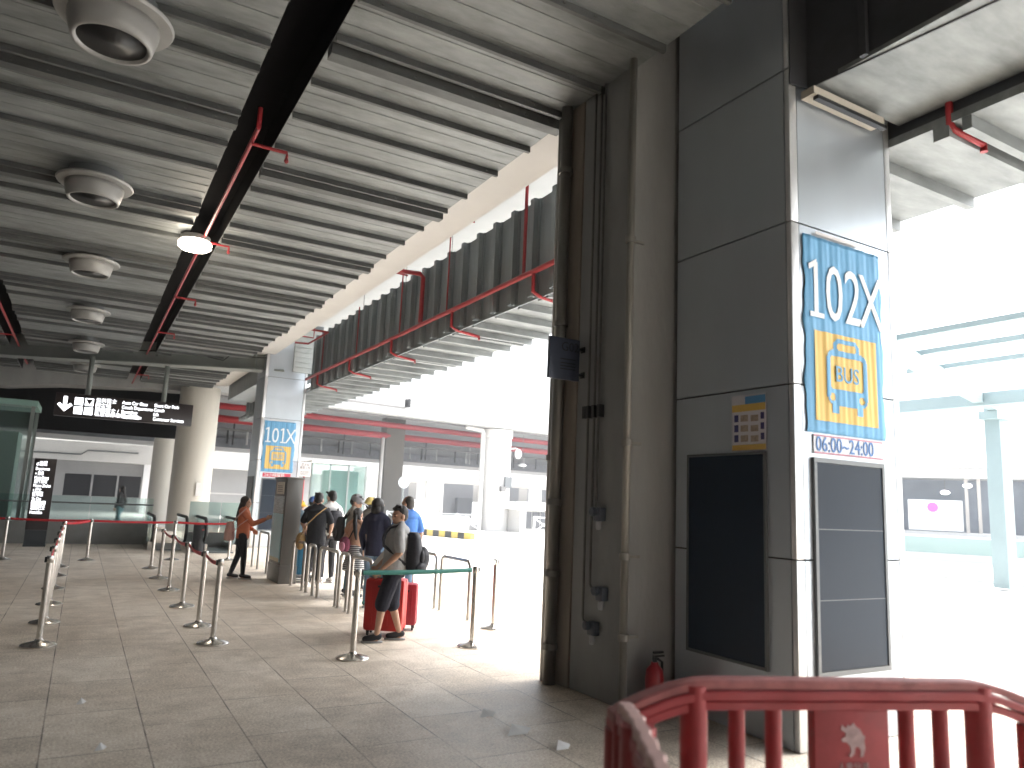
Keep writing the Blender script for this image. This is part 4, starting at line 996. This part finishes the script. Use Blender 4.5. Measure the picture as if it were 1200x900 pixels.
# ------------------------------------------------------------------ people
def person(label, loc, face, h=1.7, head_yaw=0, head_pitch=0, skin=SKIN, shirt=None, sleeve=.5, pants=None, pants_len=1.0, hair='short', hair_m=HAIRM,
           arms=None, legs=None, shoes=SHOE, girth=1.0, lean=0.0, hat=None, root=None, skirt=None, jacket_hem=.86, vox=.0085, group=None, bust=0.0):
    t = root or thing('person', label, 'person', (*loc[:2], 0))
    t.location = (*loc[:2], 0); t.rotation_euler = (0, 0, math.atan2(-face[0], face[1])); t.scale = (h / 1.7,) * 3
    V3 = Vector
    def L(x, y, z): return V3((x, y + lean * max(0, z - .9), z))
    A = {'R': ((.235, -.03, 1.13), (.225, .07, .88)), 'L': ((-.235, -.03, 1.13), (-.225, .07, .88))}
    A.update(arms or {})
    G = {'R': ((.10, .03, .48), (.105, -.01, .085), 0), 'L': ((-.10, .03, .48), (-.105, -.01, .085), 0)}
    G.update(legs or {})
    # --- one continuous body surface
    m = MB()
    tor = [(.86, .155, .105, 0), (.95, .160, .110, 0), (1.04, .140, .098, .005), (1.14, .148, .104, .012), (1.25, .165, .112, .010), (1.34, .172, .105, 0), (1.40, .150, .085, -.005), (1.44, .09, .065, -.008), (1.46, .05, .05, -.005)]
    m.stack([(0, yo + lean * max(0, z - .9), z, rx * (.97 + .5 * (girth - 1)), ry * girth) for z, rx, ry, yo in tor], 20)
    nk = L(0, -.01, 1.42); hd = L(0, .015, 1.568)
    HM = Matrix.Translation(hd) @ Matrix.Rotation(R(head_yaw), 4, 'Z') @ Matrix.Rotation(R(-head_pitch), 4, 'X') @ Matrix.Scale(1.09, 4)
    m.limb([(nk, .058), (L(0, 0, 1.52), .054)], 12)
    for s_ in (-1, 1): m.limb([(L(s_ * .03, -.012, 1.448), .038), (L(s_ * .14, -.01, 1.37), .042)], 12)
    def hb(c, rx, ry, rz): m.ball(HM @ V3(c), rx, ry, rz, HM.to_3x3(), 18, 12)
    hb((0, -.008, .03), .074, .092, .092); hb((0, .028, -.035), .056, .062, .078); hb((0, .052, -.088), .030, .03, .026)
    m.limb([(HM @ V3((0, .083, .018)), .009), (HM @ V3((0, .100, -.018)), .0145)], 8)
    hb((0, .082, -.058), .024, .012, .010)
    for s_ in (-1, 1): hb((s_ * .076, -.004, -.008), .012, .022, .032); hb((s_ * .030, .076, .024), .022, .012, .010)
    hands = {}
    for s_, k in ((1, 'R'), (-1, 'L')):
        sh = L(s_ * (.165 + .03 * (girth - 1)), -.005, 1.362); el = L(*A[k][0]); wr = L(*A[k][1])
        m.limb([(sh, .056), (sh.lerp(el, .45), .048), (el, .039)]); m.limb([(el, .040), (el.lerp(wr, .3), .041), (wr, .026)])
        d = (wr - el).normalized(); ax = V3((s_, 0, 0)) if abs(d.x) < .8 else V3((0, 0, 1))
        side = d.cross(V3((s_, .3, 0))).normalized(); pn = d.cross(side).normalized()    # side: across the palm
        pc = wr + d * .045
        Mh = Matrix((side, pn, d)).transposed()
        m.ball(pc, .040, .017, .050, Mh, 14, 8)
        for i, (o_, ln) in enumerate(((-.030, .064), (-.010, .074), (.011, .070), (.031, .054))):
            b0 = wr + d * .082 + side * o_; b1_ = b0 + d * ln * .5 + pn * .012 + side * o_ * .12; b2_ = b0 + d * ln * .86 + pn * .036 + side * o_ * .16
            m.limb([(b0 - d * .012, .0095), (b1_, .0088), (b2_, .0072)], 8)
        th = wr + d * .025 + side * -.034
        m.limb([(th, .012), (th + d * .03 - side * .020 + pn * .008, .0105), (th + d * .062 - side * .022 + pn * .022, .0085)], 8)
        hands[k] = pc
    for s_, k in ((1, 'R'), (-1, 'L')):
        hp = V3((s_ * .085, 0, .90)); kn = V3(G[k][0]); an = V3(G[k][1])
        m.limb([(hp, .085 * (.7 + .3 * girth)), (hp.lerp(kn, .45), .073 * (.7 + .3 * girth)), (kn, .053)]); m.limb([(kn, .052), (kn.lerp(an, .3), .053), (an, .034)])
        fd = Matrix.Rotation(R(G[k][2]), 3, 'Z') @ V3((0, 1, 0)); m.limb([(an + V3((0, 0, -.04)), .033), (an + fd * .12 + V3((0, 0, -.055)), .026)], 10)
    body = remesh(m, 'body', skin, t, vox, 3)
    # --- face details
    for s_ in (-1, 1):
        e = MB(); e.ball(HM @ V3((s_ * .030, .0815, .010)), .0125, .006, .006, HM.to_3x3(), 10, 6); e.build('eye', EYEM, t, smooth=True)
        e = MB(); e.ball(HM @ V3((s_ * .031, .084, .033)), .019, .005, .0045, HM.to_3x3(), 10, 6); e.build('eyebrow', hair_m, t, smooth=True)
    e = MB(); e.ball(HM @ V3((0, .091, -.058)), .021, .0055, .0065, HM.to_3x3(), 10, 6); e.build('lips', LIPM, t, smooth=True)
    # --- hair
    if hair:
        hm = MB()
        def q(c, rx, ry, rz): hm.ball(HM @ V3(c), rx, ry, rz, HM.to_3x3(), 18, 12)
        if hair == 'short':
            q((0, -.024, .052), .0795, .090, .084); q((0, -.048, .005), .072, .062, .07); q((0, .05, .098), .052, .036, .024)
            for i in range(16): q((random.uniform(-.06, .06), random.uniform(-.07, .06), .118 + random.uniform(-.02, .012)), .016, .018, .018)
        elif hair == 'thin':
            q((0, -.022, .034), .0765, .082, .088); q((0, -.046, -.01), .070, .056, .06)
        elif hair == 'bob':
            q((0, -.022, .045), .086, .098, .092); q((0, -.045, -.04), .088, .068, .085); q((-.066, .01, -.03), .026, .045, .09); q((.066, .01, -.03), .026, .045, .09)
        elif hair == 'long':
            q((0, -.022, .045), .084, .096, .09); q((0, -.045, -.03), .085, .066, .085)
            for s_ in (-1, 1): hm.limb([(HM @ V3((s_ * .062, -.0, .02)), .028), (HM @ V3((s_ * .075, -.02, -.10)), .030), (HM @ V3((s_ * .075, -.05, -.22)), .024)], 10)
            hm.limb([(HM @ V3((0, -.06, -.02)), .072), (HM @ V3((0, -.085, -.14)), .075), (HM @ V3((.01, -.115, -.27)), .06), (HM @ V3((.015, -.12, -.37)), .028)], 12)
        elif hair == 'pony':
            q((0, -.022, .042), .082, .094, .09); q((0, -.045, -.02), .076, .062, .075); q((0, -.10, .05), .035, .035, .035)
            hm.limb([(HM @ V3((0, -.09, .03)), .032), (HM @ V3((.02, -.125, -.12)), .044), (HM @ V3((.05, -.135, -.28)), .042), (HM @ V3((.07, -.12, -.42)), .018)], 12)
            hm.limb([(HM @ V3((.05, -.05, -.04)), .03), (HM @ V3((.11, -.02, -.2)), .032), (HM @ V3((.12, .03, -.34)), .016)], 10)
        remesh(hm, 'hair', hair_m, t, .008, 2)
    if hat:
        kind, hmat = hat; b = MB(); RM = HM.to_3x3()
        b.ball(HM @ V3((0, -.012, .055)), .092, .108, .088, RM, 22, 12)
        if kind == 'cap': b.ball(HM @ V3((0, .115, .048)), .072, .085, .012, RM, 18, 8)
        else:
            b.lathe([(.088, 0), (.155, -.035), (.160, -.040), (.155, -.028), (.088, .015)], 26, (0, -.01, .045), HM)
        remesh(b, 'hat', hmat, t, .008, 2)
    # --- clothes
    if shirt:
        m = MB(); gi = 1.02 * girth
        if sleeve > .35: m.ball(L(0, -.03, 1.388), .168, .088 * gi, .088)
        hem = jacket_hem
        rg = [(hem, .168, .126), (hem + .07, .170, .130), (1.04, .160, .122), (1.14, .164, .122), (1.25, .178, .126), (1.33, .183, .118), (1.385, .150, .100), (1.43, .098, .082), (1.478, .070, .066)]
        m.stack([(0, .008 + lean * max(0, z - .9), z, rx * (.97 + .5 * (girth - 1)), ry * gi) for z, rx, ry in rg], 22)
        for s_, k in ((1, 'R'), (-1, 'L')):
            sh = L(s_ * (.166 + .03 * (girth - 1)), -.005, 1.356); el = L(*A[k][0]); wr = L(*A[k][1])
            m.limb([(L(s_ * .035, -.018, 1.468), .054), (L(s_ * .15, -.01, 1.377), .064)], 12)
            if sleeve <= .6:
                e = sh.lerp(el, sleeve / .6 * .85); m.limb([(sh, .066), (sh.lerp(e, .6), .069), (e, .068)], 14)
            else:
                w2 = el.lerp(wr, (sleeve - .6) / .4 * .93); m.limb([(sh, .064), (sh.lerp(el, .5), .060), (el, .056)], 14); m.limb([(el, .056), (el.lerp(w2, .5), .052), (w2, .042)], 14)
        remesh(m, 'shirt', shirt, t, .010, 3)
    if pants:
        m = MB(); m.stack([(0, .004, z, rx * (.98 + .45 * (girth - 1)), ry * girth) for z, rx, ry in ((.80, .160, .115), (.88, .168, .122), (.96, .163, .116), (1.0, .152, .108))], 20)
        for s_, k in ((1, 'R'), (-1, 'L')):
            hp = V3((s_ * .085, 0, .89)); kn = V3(G[k][0]); an = V3(G[k][1]) + V3((0, 0, .02)); lo_ = pants_len < .7
            if lo_:
                e = kn.lerp(an, max(0.02, (pants_len - .5) * 2.2)); m.limb([(hp, .102), (hp.lerp(kn, .5), .104), (kn, .098), (e, .097)], 14)
            else:
                m.limb([(hp, .096), (hp.lerp(kn, .5), .083), (kn, .064)], 14); m.limb([(kn, .064), (kn.lerp(an, .4), .060), (kn.lerp(an, pants_len), .046)], 14)
        remesh(m, 'trousers', pants, t, .010, 3)
    if skirt:
        m = MB(); m.stack([(0, 0, z, r_, r_ * .8) for z, r_ in ((.52, .25), (.6, .235), (.75, .20), (.9, .172), (1.0, .15))], 28)
        for i, v in enumerate(m.v): an = math.atan2(v.y, v.x); kf = 1 + .05 * math.sin(an * 9) * (1.02 - v.z) / .5; v.x *= kf; v.y *= kf
        m.build('skirt', skirt, t, smooth=True)
    for s_, k in ((1, 'R'), (-1, 'L')):
        an = V3(G[k][1]); fd = Matrix.Rotation(R(G[k][2]), 3, 'Z') @ V3((0, 1, 0)); dz = an.z - .085; m = MB()
        m.limb([(V3((an.x, an.y, dz + .075)) - fd * .03, .041), (V3((an.x, an.y, dz + .06)) + fd * .04, .043), (V3((an.x, an.y, dz + .045)) + fd * .14, .036)], 12)
        for v in m.v: v.z = max(v.z, dz + .004)
        remesh(m, 'shoe', shoes, t, .009, 2)
        m = MB(); c = V3((an.x, an.y, 0)) + fd * .055
        Ms_ = Matrix.Translation(c) @ Matrix.Rotation(R(G[k][2]), 4, 'Z')
        m.lathe([(1, .001 + dz), (1.02, .01 + dz), (1, .022 + dz)], 22, M=Ms_ @ Matrix.Diagonal((.044, .135, 1, 1))); m.build('sole', mat('grey_sole', (.3, .3, .3), .7) if shoes is not SOLEW else SOLEW, t, smooth=True)
    return t, HM
VW = (.494, .870); RT = (.870, -.494)          # away from the camera / to its right
def dirn(away, right): v = Vector((VW[0] * away + RT[0] * right, VW[1] * away + RT[1] * right)); v.normalize(); return (v.x, v.y)
def attach_loc(p, local): return p.matrix_world @ Vector(local)

ORANGE = cloth('orange', (.55, .165, .075)); BLK = cloth('black', (.010, .011, .015)); NAVY = cloth('navy', (.014, .016, .040)); GREYT = cloth('heather_grey', (.38, .385, .39))
BLUE = cloth('blue', (.06, .17, .46)); WHT = cloth('white', (.68, .68, .67)); JEANS = cloth('light_jeans', (.16, .25, .36)); DKNAVY = cloth('dark_shorts', (.012, .013, .024), bscale=14)
PEACH = cloth('peach', (.52, .30, .20)); GREY2 = cloth('mid_grey', (.20, .20, .20)); BEIGE = cloth('stone', (.42, .39, .34)); CHAR = cloth('charcoal', (.03, .03, .034)); TEALC = cloth('teal_grey', (.10, .19, .22))
def stripes():
    m = mat('striped_skirt', (.5, .5, .5), .85); nt = m.node_tree; b = nt.nodes['Principled BSDF']
    tc = nt.nodes.new('ShaderNodeTexCoord'); w = nt.nodes.new('ShaderNodeTexWave'); w.bands_direction = 'Z'; w.inputs['Scale'].default_value = 9; w.inputs['Distortion'].default_value = 1.5; w.inputs['Detail Scale'].default_value = .6
    nt.links.new(tc.outputs['Object'], w.inputs[0]); r = nt.nodes.new('ShaderNodeValToRGB'); r.color_ramp.interpolation = 'CONSTANT'
    r.color_ramp.elements[0].color = (.03, .03, .035, 1); r.color_ramp.elements[1].position = .5; r.color_ramp.elements[1].color = (.55, .55, .54, 1)
    nt.links.new(w.outputs[0], r.inputs[0]); nt.links.new(r.outputs[0], b.inputs['Base Color']); return m
STRIPE = stripes()
walk = lambda f, b: {'R': ((.095, .16 * f, .50), (.10, f * .30, .085 + (0 if f > 0 else .03)), 0), 'L': ((-.095, .05 - .02 * b, .48), (-.10, -.28 * b, .10 if b else .085), 0)}

# boy in grey T-shirt, walking to the left with the suitcase
boy, HMb = person('boy in grey T-shirt and dark shorts walking left, holding a red suitcase handle', (3.46, 8.83), dirn(-.16, -1), 1.62, head_yaw=30, head_pitch=7, skin=SKIN, shirt=GREYT, sleeve=.56, pants=DKNAVY, pants_len=.53,
       arms={'L': ((-.245, -.04, 1.12), (-.17, .17, .90)), 'R': ((.24, .02, 1.12), (.10, .22, .91))}, legs={'L': ((-.10, .12, .49), (-.105, .17, .085), 0), 'R': ((.10, .0, .47), (.105, -.12, .09), 0)}, shoes=CHAR, girth=1.24, lean=-.06, jacket_hem=.84, vox=.0075)
# woman in orange pointing right
wom, HMw = person('woman in orange jacket and black leggings, pointing right at the poster cabinet', (2.92, 15.85), dirn(.45, 1), 1.62, head_yaw=-22, skin=SKINL, shirt=ORANGE, sleeve=.98, pants=BLK, pants_len=.97, hair='long', hair_m=mat('dark_brown_hair', (.022, .012, .009), .45, 0, var=.3, scale=30, bump=.5, bscale=50, stretch=(1, 1, .15)),
       arms={'R': ((.25, .16, 1.14), (.21, .42, 1.25)), 'L': ((-.24, .05, 1.12), (-.16, .22, 1.0))}, legs={'R': ((.09, .06, .48), (.09, .07, .085), -8), 'L': ((-.07, -.04, .48), (-.05, -.16, .09), 12)}, shoes=CHAR, girth=1.02, jacket_hem=.83)
# man in blue at the right
person('grey haired man in bright blue T-shirt with his head turned left', (4.62, 11.36), dirn(.75, -.5), 1.76, head_yaw=28, skin=SKIN, shirt=BLUE, sleeve=.5, pants=JEANS, hair='thin', hair_m=mat('greying_hair', (.06, .055, .05), .6, 0, var=.4, scale=40), girth=1.12)
person('person with black bob hair in a navy jacket and pale jeans, back to the camera', (4.18, 11.55), dirn(1, .25), 1.70, head_yaw=-22, skin=SKINL, shirt=NAVY, sleeve=.98, pants=JEANS, hair='bob', shoes=mat('teal_shoe', (.05, .2, .2), .6), jacket_hem=.80, girth=1.08)
person('girl with long dark hair, bare shoulders and a black and white striped skirt', (4.22, 12.65), dirn(.9, .35), 1.52, head_yaw=0, skin=SKINL, shirt=PEACH, sleeve=.30, skirt=STRIPE, pants=CHAR, pants_len=.3, hair='pony', shoes=CHAR, arms={'L': ((-.25, .0, 1.14), (-.12, .20, 1.08)), 'R': ((.24, .02, 1.14), (.14, .22, 1.06))})
person('man in grey cap and stone shirt, looking down among the queue', (4.24, 13.0), dirn(.35, .9), 1.74, head_yaw=-25, head_pitch=26, skin=SKIN, shirt=BEIGE, sleeve=.5, pants=TEALC, hair='short', hat=('cap', cloth('cap_grey', (.24, .24, .25))), arms={'R': ((.25, .08, 1.14), (.06, .27, 1.12)), 'L': ((-.25, .05, 1.14), (-.06, .27, 1.12))}, lean=.05)
person('person in a pale yellow bucket hat and grey top, behind the grey cap man', (4.75, 13.55), dirn(.8, .5), 1.70, skin=SKINL, shirt=GREY2, sleeve=.5, pants=CHAR, hair='short', hat=('bucket', cloth('hat_yellow', (.58, .46, .16))))
person('man in a loose black T-shirt and black trousers with his back turned', (3.96, 14.25), dirn(1, -.05), 1.75, head_pitch=14, skin=SKIN, shirt=BLK, sleeve=.52, pants=CHAR, hair='short', girth=1.16, jacket_hem=.78, shoes=SOLEW, arms={'L': ((-.27, .03, 1.14), (-.2, .2, 1.0)), 'R': ((.27, .03, 1.14), (.22, .2, .98))})
person('young man in a white shirt with a dark backpack, beside the black T-shirt man', (4.42, 14.95), dirn(.55, -.45), 1.80, head_yaw=10, head_pitch=10, skin=SKINL, shirt=WHT, sleeve=.5, pants=CHAR, hair='short', shoes=SOLEW)
person('person half hidden between the black T-shirt man and the white shirt man', (4.32, 15.6), dirn(-1, .1), 1.70, skin=SKINL, shirt=GREY2, sleeve=.5, pants=CHAR, hair='short')
person('person in a bright yellow hat and grey top, just right of the poster cabinet', (4.22, 16.6), dirn(.8, .3), 1.56, skin=SKIN, shirt=cloth('blue_grey', (.16, .24, .30)), sleeve=.5, pants=CHAR, hair='short', hat=('bucket', cloth('hat_orange_yellow', (.62, .34, .03))))
person('person in a dark blue cap, seen only behind the black T-shirt man', (4.60, 17.0), dirn(.9, .2), 1.66, skin=SKIN, shirt=NAVY, sleeve=.5, pants=CHAR, hair='short', hat=('cap', cloth('cap_blue', (.04, .10, .28))))
person('', (1.42, 33.0), dirn(.1, -1), 1.72, shirt=CHAR, sleeve=.98, pants=TEALC, hair='long', root=PER_FAR, legs={'R': ((.09, .15, .49), (.09, .22, .085), 0), 'L': ((-.09, -.02, .47), (-.09, -.2, .11), 0)}, vox=.012)
bpy.context.view_layer.update()

# ------------------------------------------------------------------ bags and luggage
def worn(name, label, cat, p, local, group=None):
    t = thing(name, label, cat); t.matrix_world = p.matrix_world @ Matrix.Translation(local); return t
def backpack(label, p, mt, w=.30, h=.44, d=.17, z=1.12, y=-.14, pocket=True):
    t = worn('backpack', label, 'backpack', p, (0, y, z))
    m = MB(); m.stack([(0, -d * .48, -h * .5, w * .46, d * .42), (0, -d * .52, -h * .46, w * .5, d * .52), (0, -d * .52, 0, w * .5, d * .54), (0, -d * .47, h * .36, w * .46, d * .46), (0, -d * .42, h * .49, w * .32, d * .3)], 24)
    remesh(m, 'bag', mt, t, .010, 4)
    if pocket:
        m = MB(); m.ball((0, -d * 1.0, -h * .17), w * .40, d * .24, h * .24); m.build('pocket', mt, t, smooth=True)
    for s_ in (-1, 1):
        m = MB(); P = [(s_ * .11, -.0, -h * .36), (s_ * .165, .10, -.08), (s_ * .135, .285, .06), (s_ * .125, .30, .16), (s_ * .115, .22, .285), (s_ * .10, .09, .325), (s_ * .09, -.02, h * .4)]
        m.tube(P, .018, 8)
        m.build('strap', mt, t, smooth=True)
    return t
BPK = cloth('backpack_navy', (.012, .013, .02), rough=.6)
bp = backpack('bulging black backpack on the boy in grey', boy, BPK, .33, .48, .21, 1.14, -.13)
m = MB(); m.ball((.04, -.22, -.10), .14, .10, .16); m.ball((.0, -.16, -.2), .17, .13, .09); remesh(m, 'lower_bag', BPK, bp, .011, 5)
ppl = {o['label']: o for o in COL.objects if o.parent is None and o.get('category') == 'person'}
def P(s): return next(o for l, o in ppl.items() if s in l)
backpack('dark backpack on the young man in the white shirt', P('young man in a white shirt'), BPK, .30, .42, .18, 1.14, -.12)
backpack('pale strapped backpack worn by the man in the grey cap', P('grey cap and stone'), cloth('pack_grey', (.05, .055, .06)), .28, .42, .16, 1.12, -.12)
t = worn('duffel_bag', 'rolled teal grey bag held at the side of the man in the grey cap', 'bag', P('grey cap and stone'), (.08, .30, .98))
m = MB(); m.ball((0, 0, 0), .24, .11, .12); remesh(m, 'bag', TEALC, t, .011, 3)
m = MB(); m.tube([(-.15, 0, .1), (-.1, .02, .2), (.1, .02, .2), (.15, 0, .1)], .012, 6); m.build('handle', BLK, t, smooth=True)
t = worn('backpack', 'small maroon and pink backpack low on the back of the striped skirt girl', 'backpack', P('striped skirt'), (-.13, -.19, 1.0))
m = MB(); m.ball((0, 0, 0), .12, .09, .16); remesh(m, 'bag', cloth('maroon', (.16, .03, .06)), t, .010, 3)
m = MB(); m.ball((0, -.085, -.03), .07, .03, .09); m.build('pocket', cloth('pink', (.5, .2, .28)), t, smooth=True)
m = MB(); m.tube([(.05, .05, .1), (.16, .04, .3), (.2, .14, .40)], .012, 6); m.build('strap', BLK, t, smooth=True)
t = worn('shoulder_bag', 'tan shoulder bag at the left hip of the black T-shirt man', 'bag', P('loose black T-shirt'), (-.26, -.04, .82))
m = MB(); m.ball((0, 0, 0), .09, .12, .16); remesh(m, 'bag', cloth('tan', (.34, .22, .09)), t, .010, 3)
m = MB(); m.tube([(.02, -.08, .12), (.13, -.16, .32), (.30, -.155, .50), (.42, -.02, .62)], .011, 6); m.build('strap', MATS['cloth_tan'], t, smooth=True)
t = worn('handbag', 'pale pink handbag hanging behind the woman in orange', 'handbag', wom, (-.12, -.25, .97))
t.scale = (1.2, 1.2, 1.15)
m = MB(); m.stack([(0, 0, -.16, .13, .07), (0, 0, -.15, .15, .085), (0, 0, 0, .145, .08), (0, 0, .15, .12, .055), (0, 0, .165, .10, .04)], 22); remesh(m, 'bag', cloth('pale_pink', (.58, .36, .32)), t, .010, 3)
m = MB(); m.tube([(.11, .02, .14), (.24, .10, .28), (.30, .20, .40)], .011, 6); m.tube([(.14, .03, -.02), (.32, .12, .12), (.34, .24, .22)], .008, 6); m.build('strap', MATS['cloth_pale_pink'], t, smooth=True)
def suitcase(name, label, loc, rz, w, d, h, mt, pull=.95):
    t = thing(name, label, 'suitcase', loc, rz)
    m = MB(); m.box(-w / 2, w / 2, -d / 2, d / 2, .065, h); m.build('shell', mt, t, bevel=.045)
    m = MB()
    for x in (-w * .3, -w * .1, w * .1, w * .3): m.box(x - .012, x + .012, -d / 2 - .004, d / 2 + .004, .14, h - .08)
    m.build('ridge', mt, t, bevel=.003)
    m = MB(); m.box(-w / 2 - .002, w / 2 + .002, -.008, .008, .08, h - .015); m.build('zip', BLACKP, t)
    for x in (-w * .38, w * .38):
        for y in (-d * .32, d * .32):
            m = MB(); m.lathe([(.03, -.012), (.034, 0), (.03, .012)], 14, M=Matrix.Translation((x, y, .034)) @ Matrix.Rotation(R(90), 4, 'Y')); m.box(x - .018, x + .018, y - .012, y + .012, .045, .07); m.build('wheel', BLACKP, t)
    m = MB(); m.box(-.08, .08, -d / 2 - .03, -d / 2 - .012, h - .1, h - .075); m.box(-.08, -.06, -d / 2 - .02, -d / 2, h - .1, h - .075); m.box(.06, .08, -d / 2 - .02, -d / 2, h - .1, h - .075); m.build('side_handle', BLACKP, t)
    if pull:
        m = MB(); m.tube([(-.09, d * .3, h), (-.09, d * .3, pull), (.09, d * .3, pull), (.09, d * .3, h)], .01, 8); m.build('pull_handle', STEEL, t)
    return t
suitcase('suitcase', 'large bright red suitcase beside the boy in grey', (3.55, 9.27, 0), R(-32), .50, .32, .70, mat('red_suitcase', (.50, .016, .012), .4, 0, var=.08, scale=4), .92)
suitcase('suitcase', 'small dark red suitcase behind the legs of the boy in grey', (3.93, 9.6, 0), R(-28), .36, .25, .60, mat('dark_red_suitcase', (.30, .015, .03), .5), .9)
t = thing('shopping_bag', 'white and pale blue shopping bag resting on the red suitcase', 'bag', (3.50, 9.32, .702), R(-32))
m = MB(); m.stack([(0, 0, 0, .15, .08), (0, 0, .06, .17, .1), (.02, 0, .18, .16, .09), (.04, 0, .28, .1, .06), (.05, 0, .34, .06, .03)], 20); remesh(m, 'bag', mat('bag_white', (.66, .64, .60), .6, bump=.5, bscale=16), t, .011, 3)
m = MB(); m.stack([(-.02, -.05, .005, .16, .07), (-.02, -.05, .08, .17, .08), (-.03, -.05, .16, .12, .06)], 20); remesh(m, 'side_pouch', mat('bag_blue', (.18, .40, .50), .6, bump=.5, bscale=16), t, .011, 3)
suitcase('suitcase', 'shiny blue suitcase standing between the poster cabinet and the black T-shirt man', (3.98, 15.6, 0), R(-10), .42, .28, .74, mat('blue_suitcase', (.04, .20, .34), .25), .98)
t = thing('luggage_trolley', 'low grey luggage trolley under the blue suitcase', 'trolley', (3.98, 15.25, 0), R(-10))
m = MB(); m.box(-.25, .25, -.18, .12, .08, .12); m.build('deck', CONDUIT, t)
for x in (-.2, .2):
    m = MB(); m.lathe([(.04, -.015), (.045, 0), (.04, .015)], 14, M=Matrix.Translation((x, -.1, .045)) @ Matrix.Rotation(R(90), 4, 'Y')); m.build('wheel', BLACKP, t)
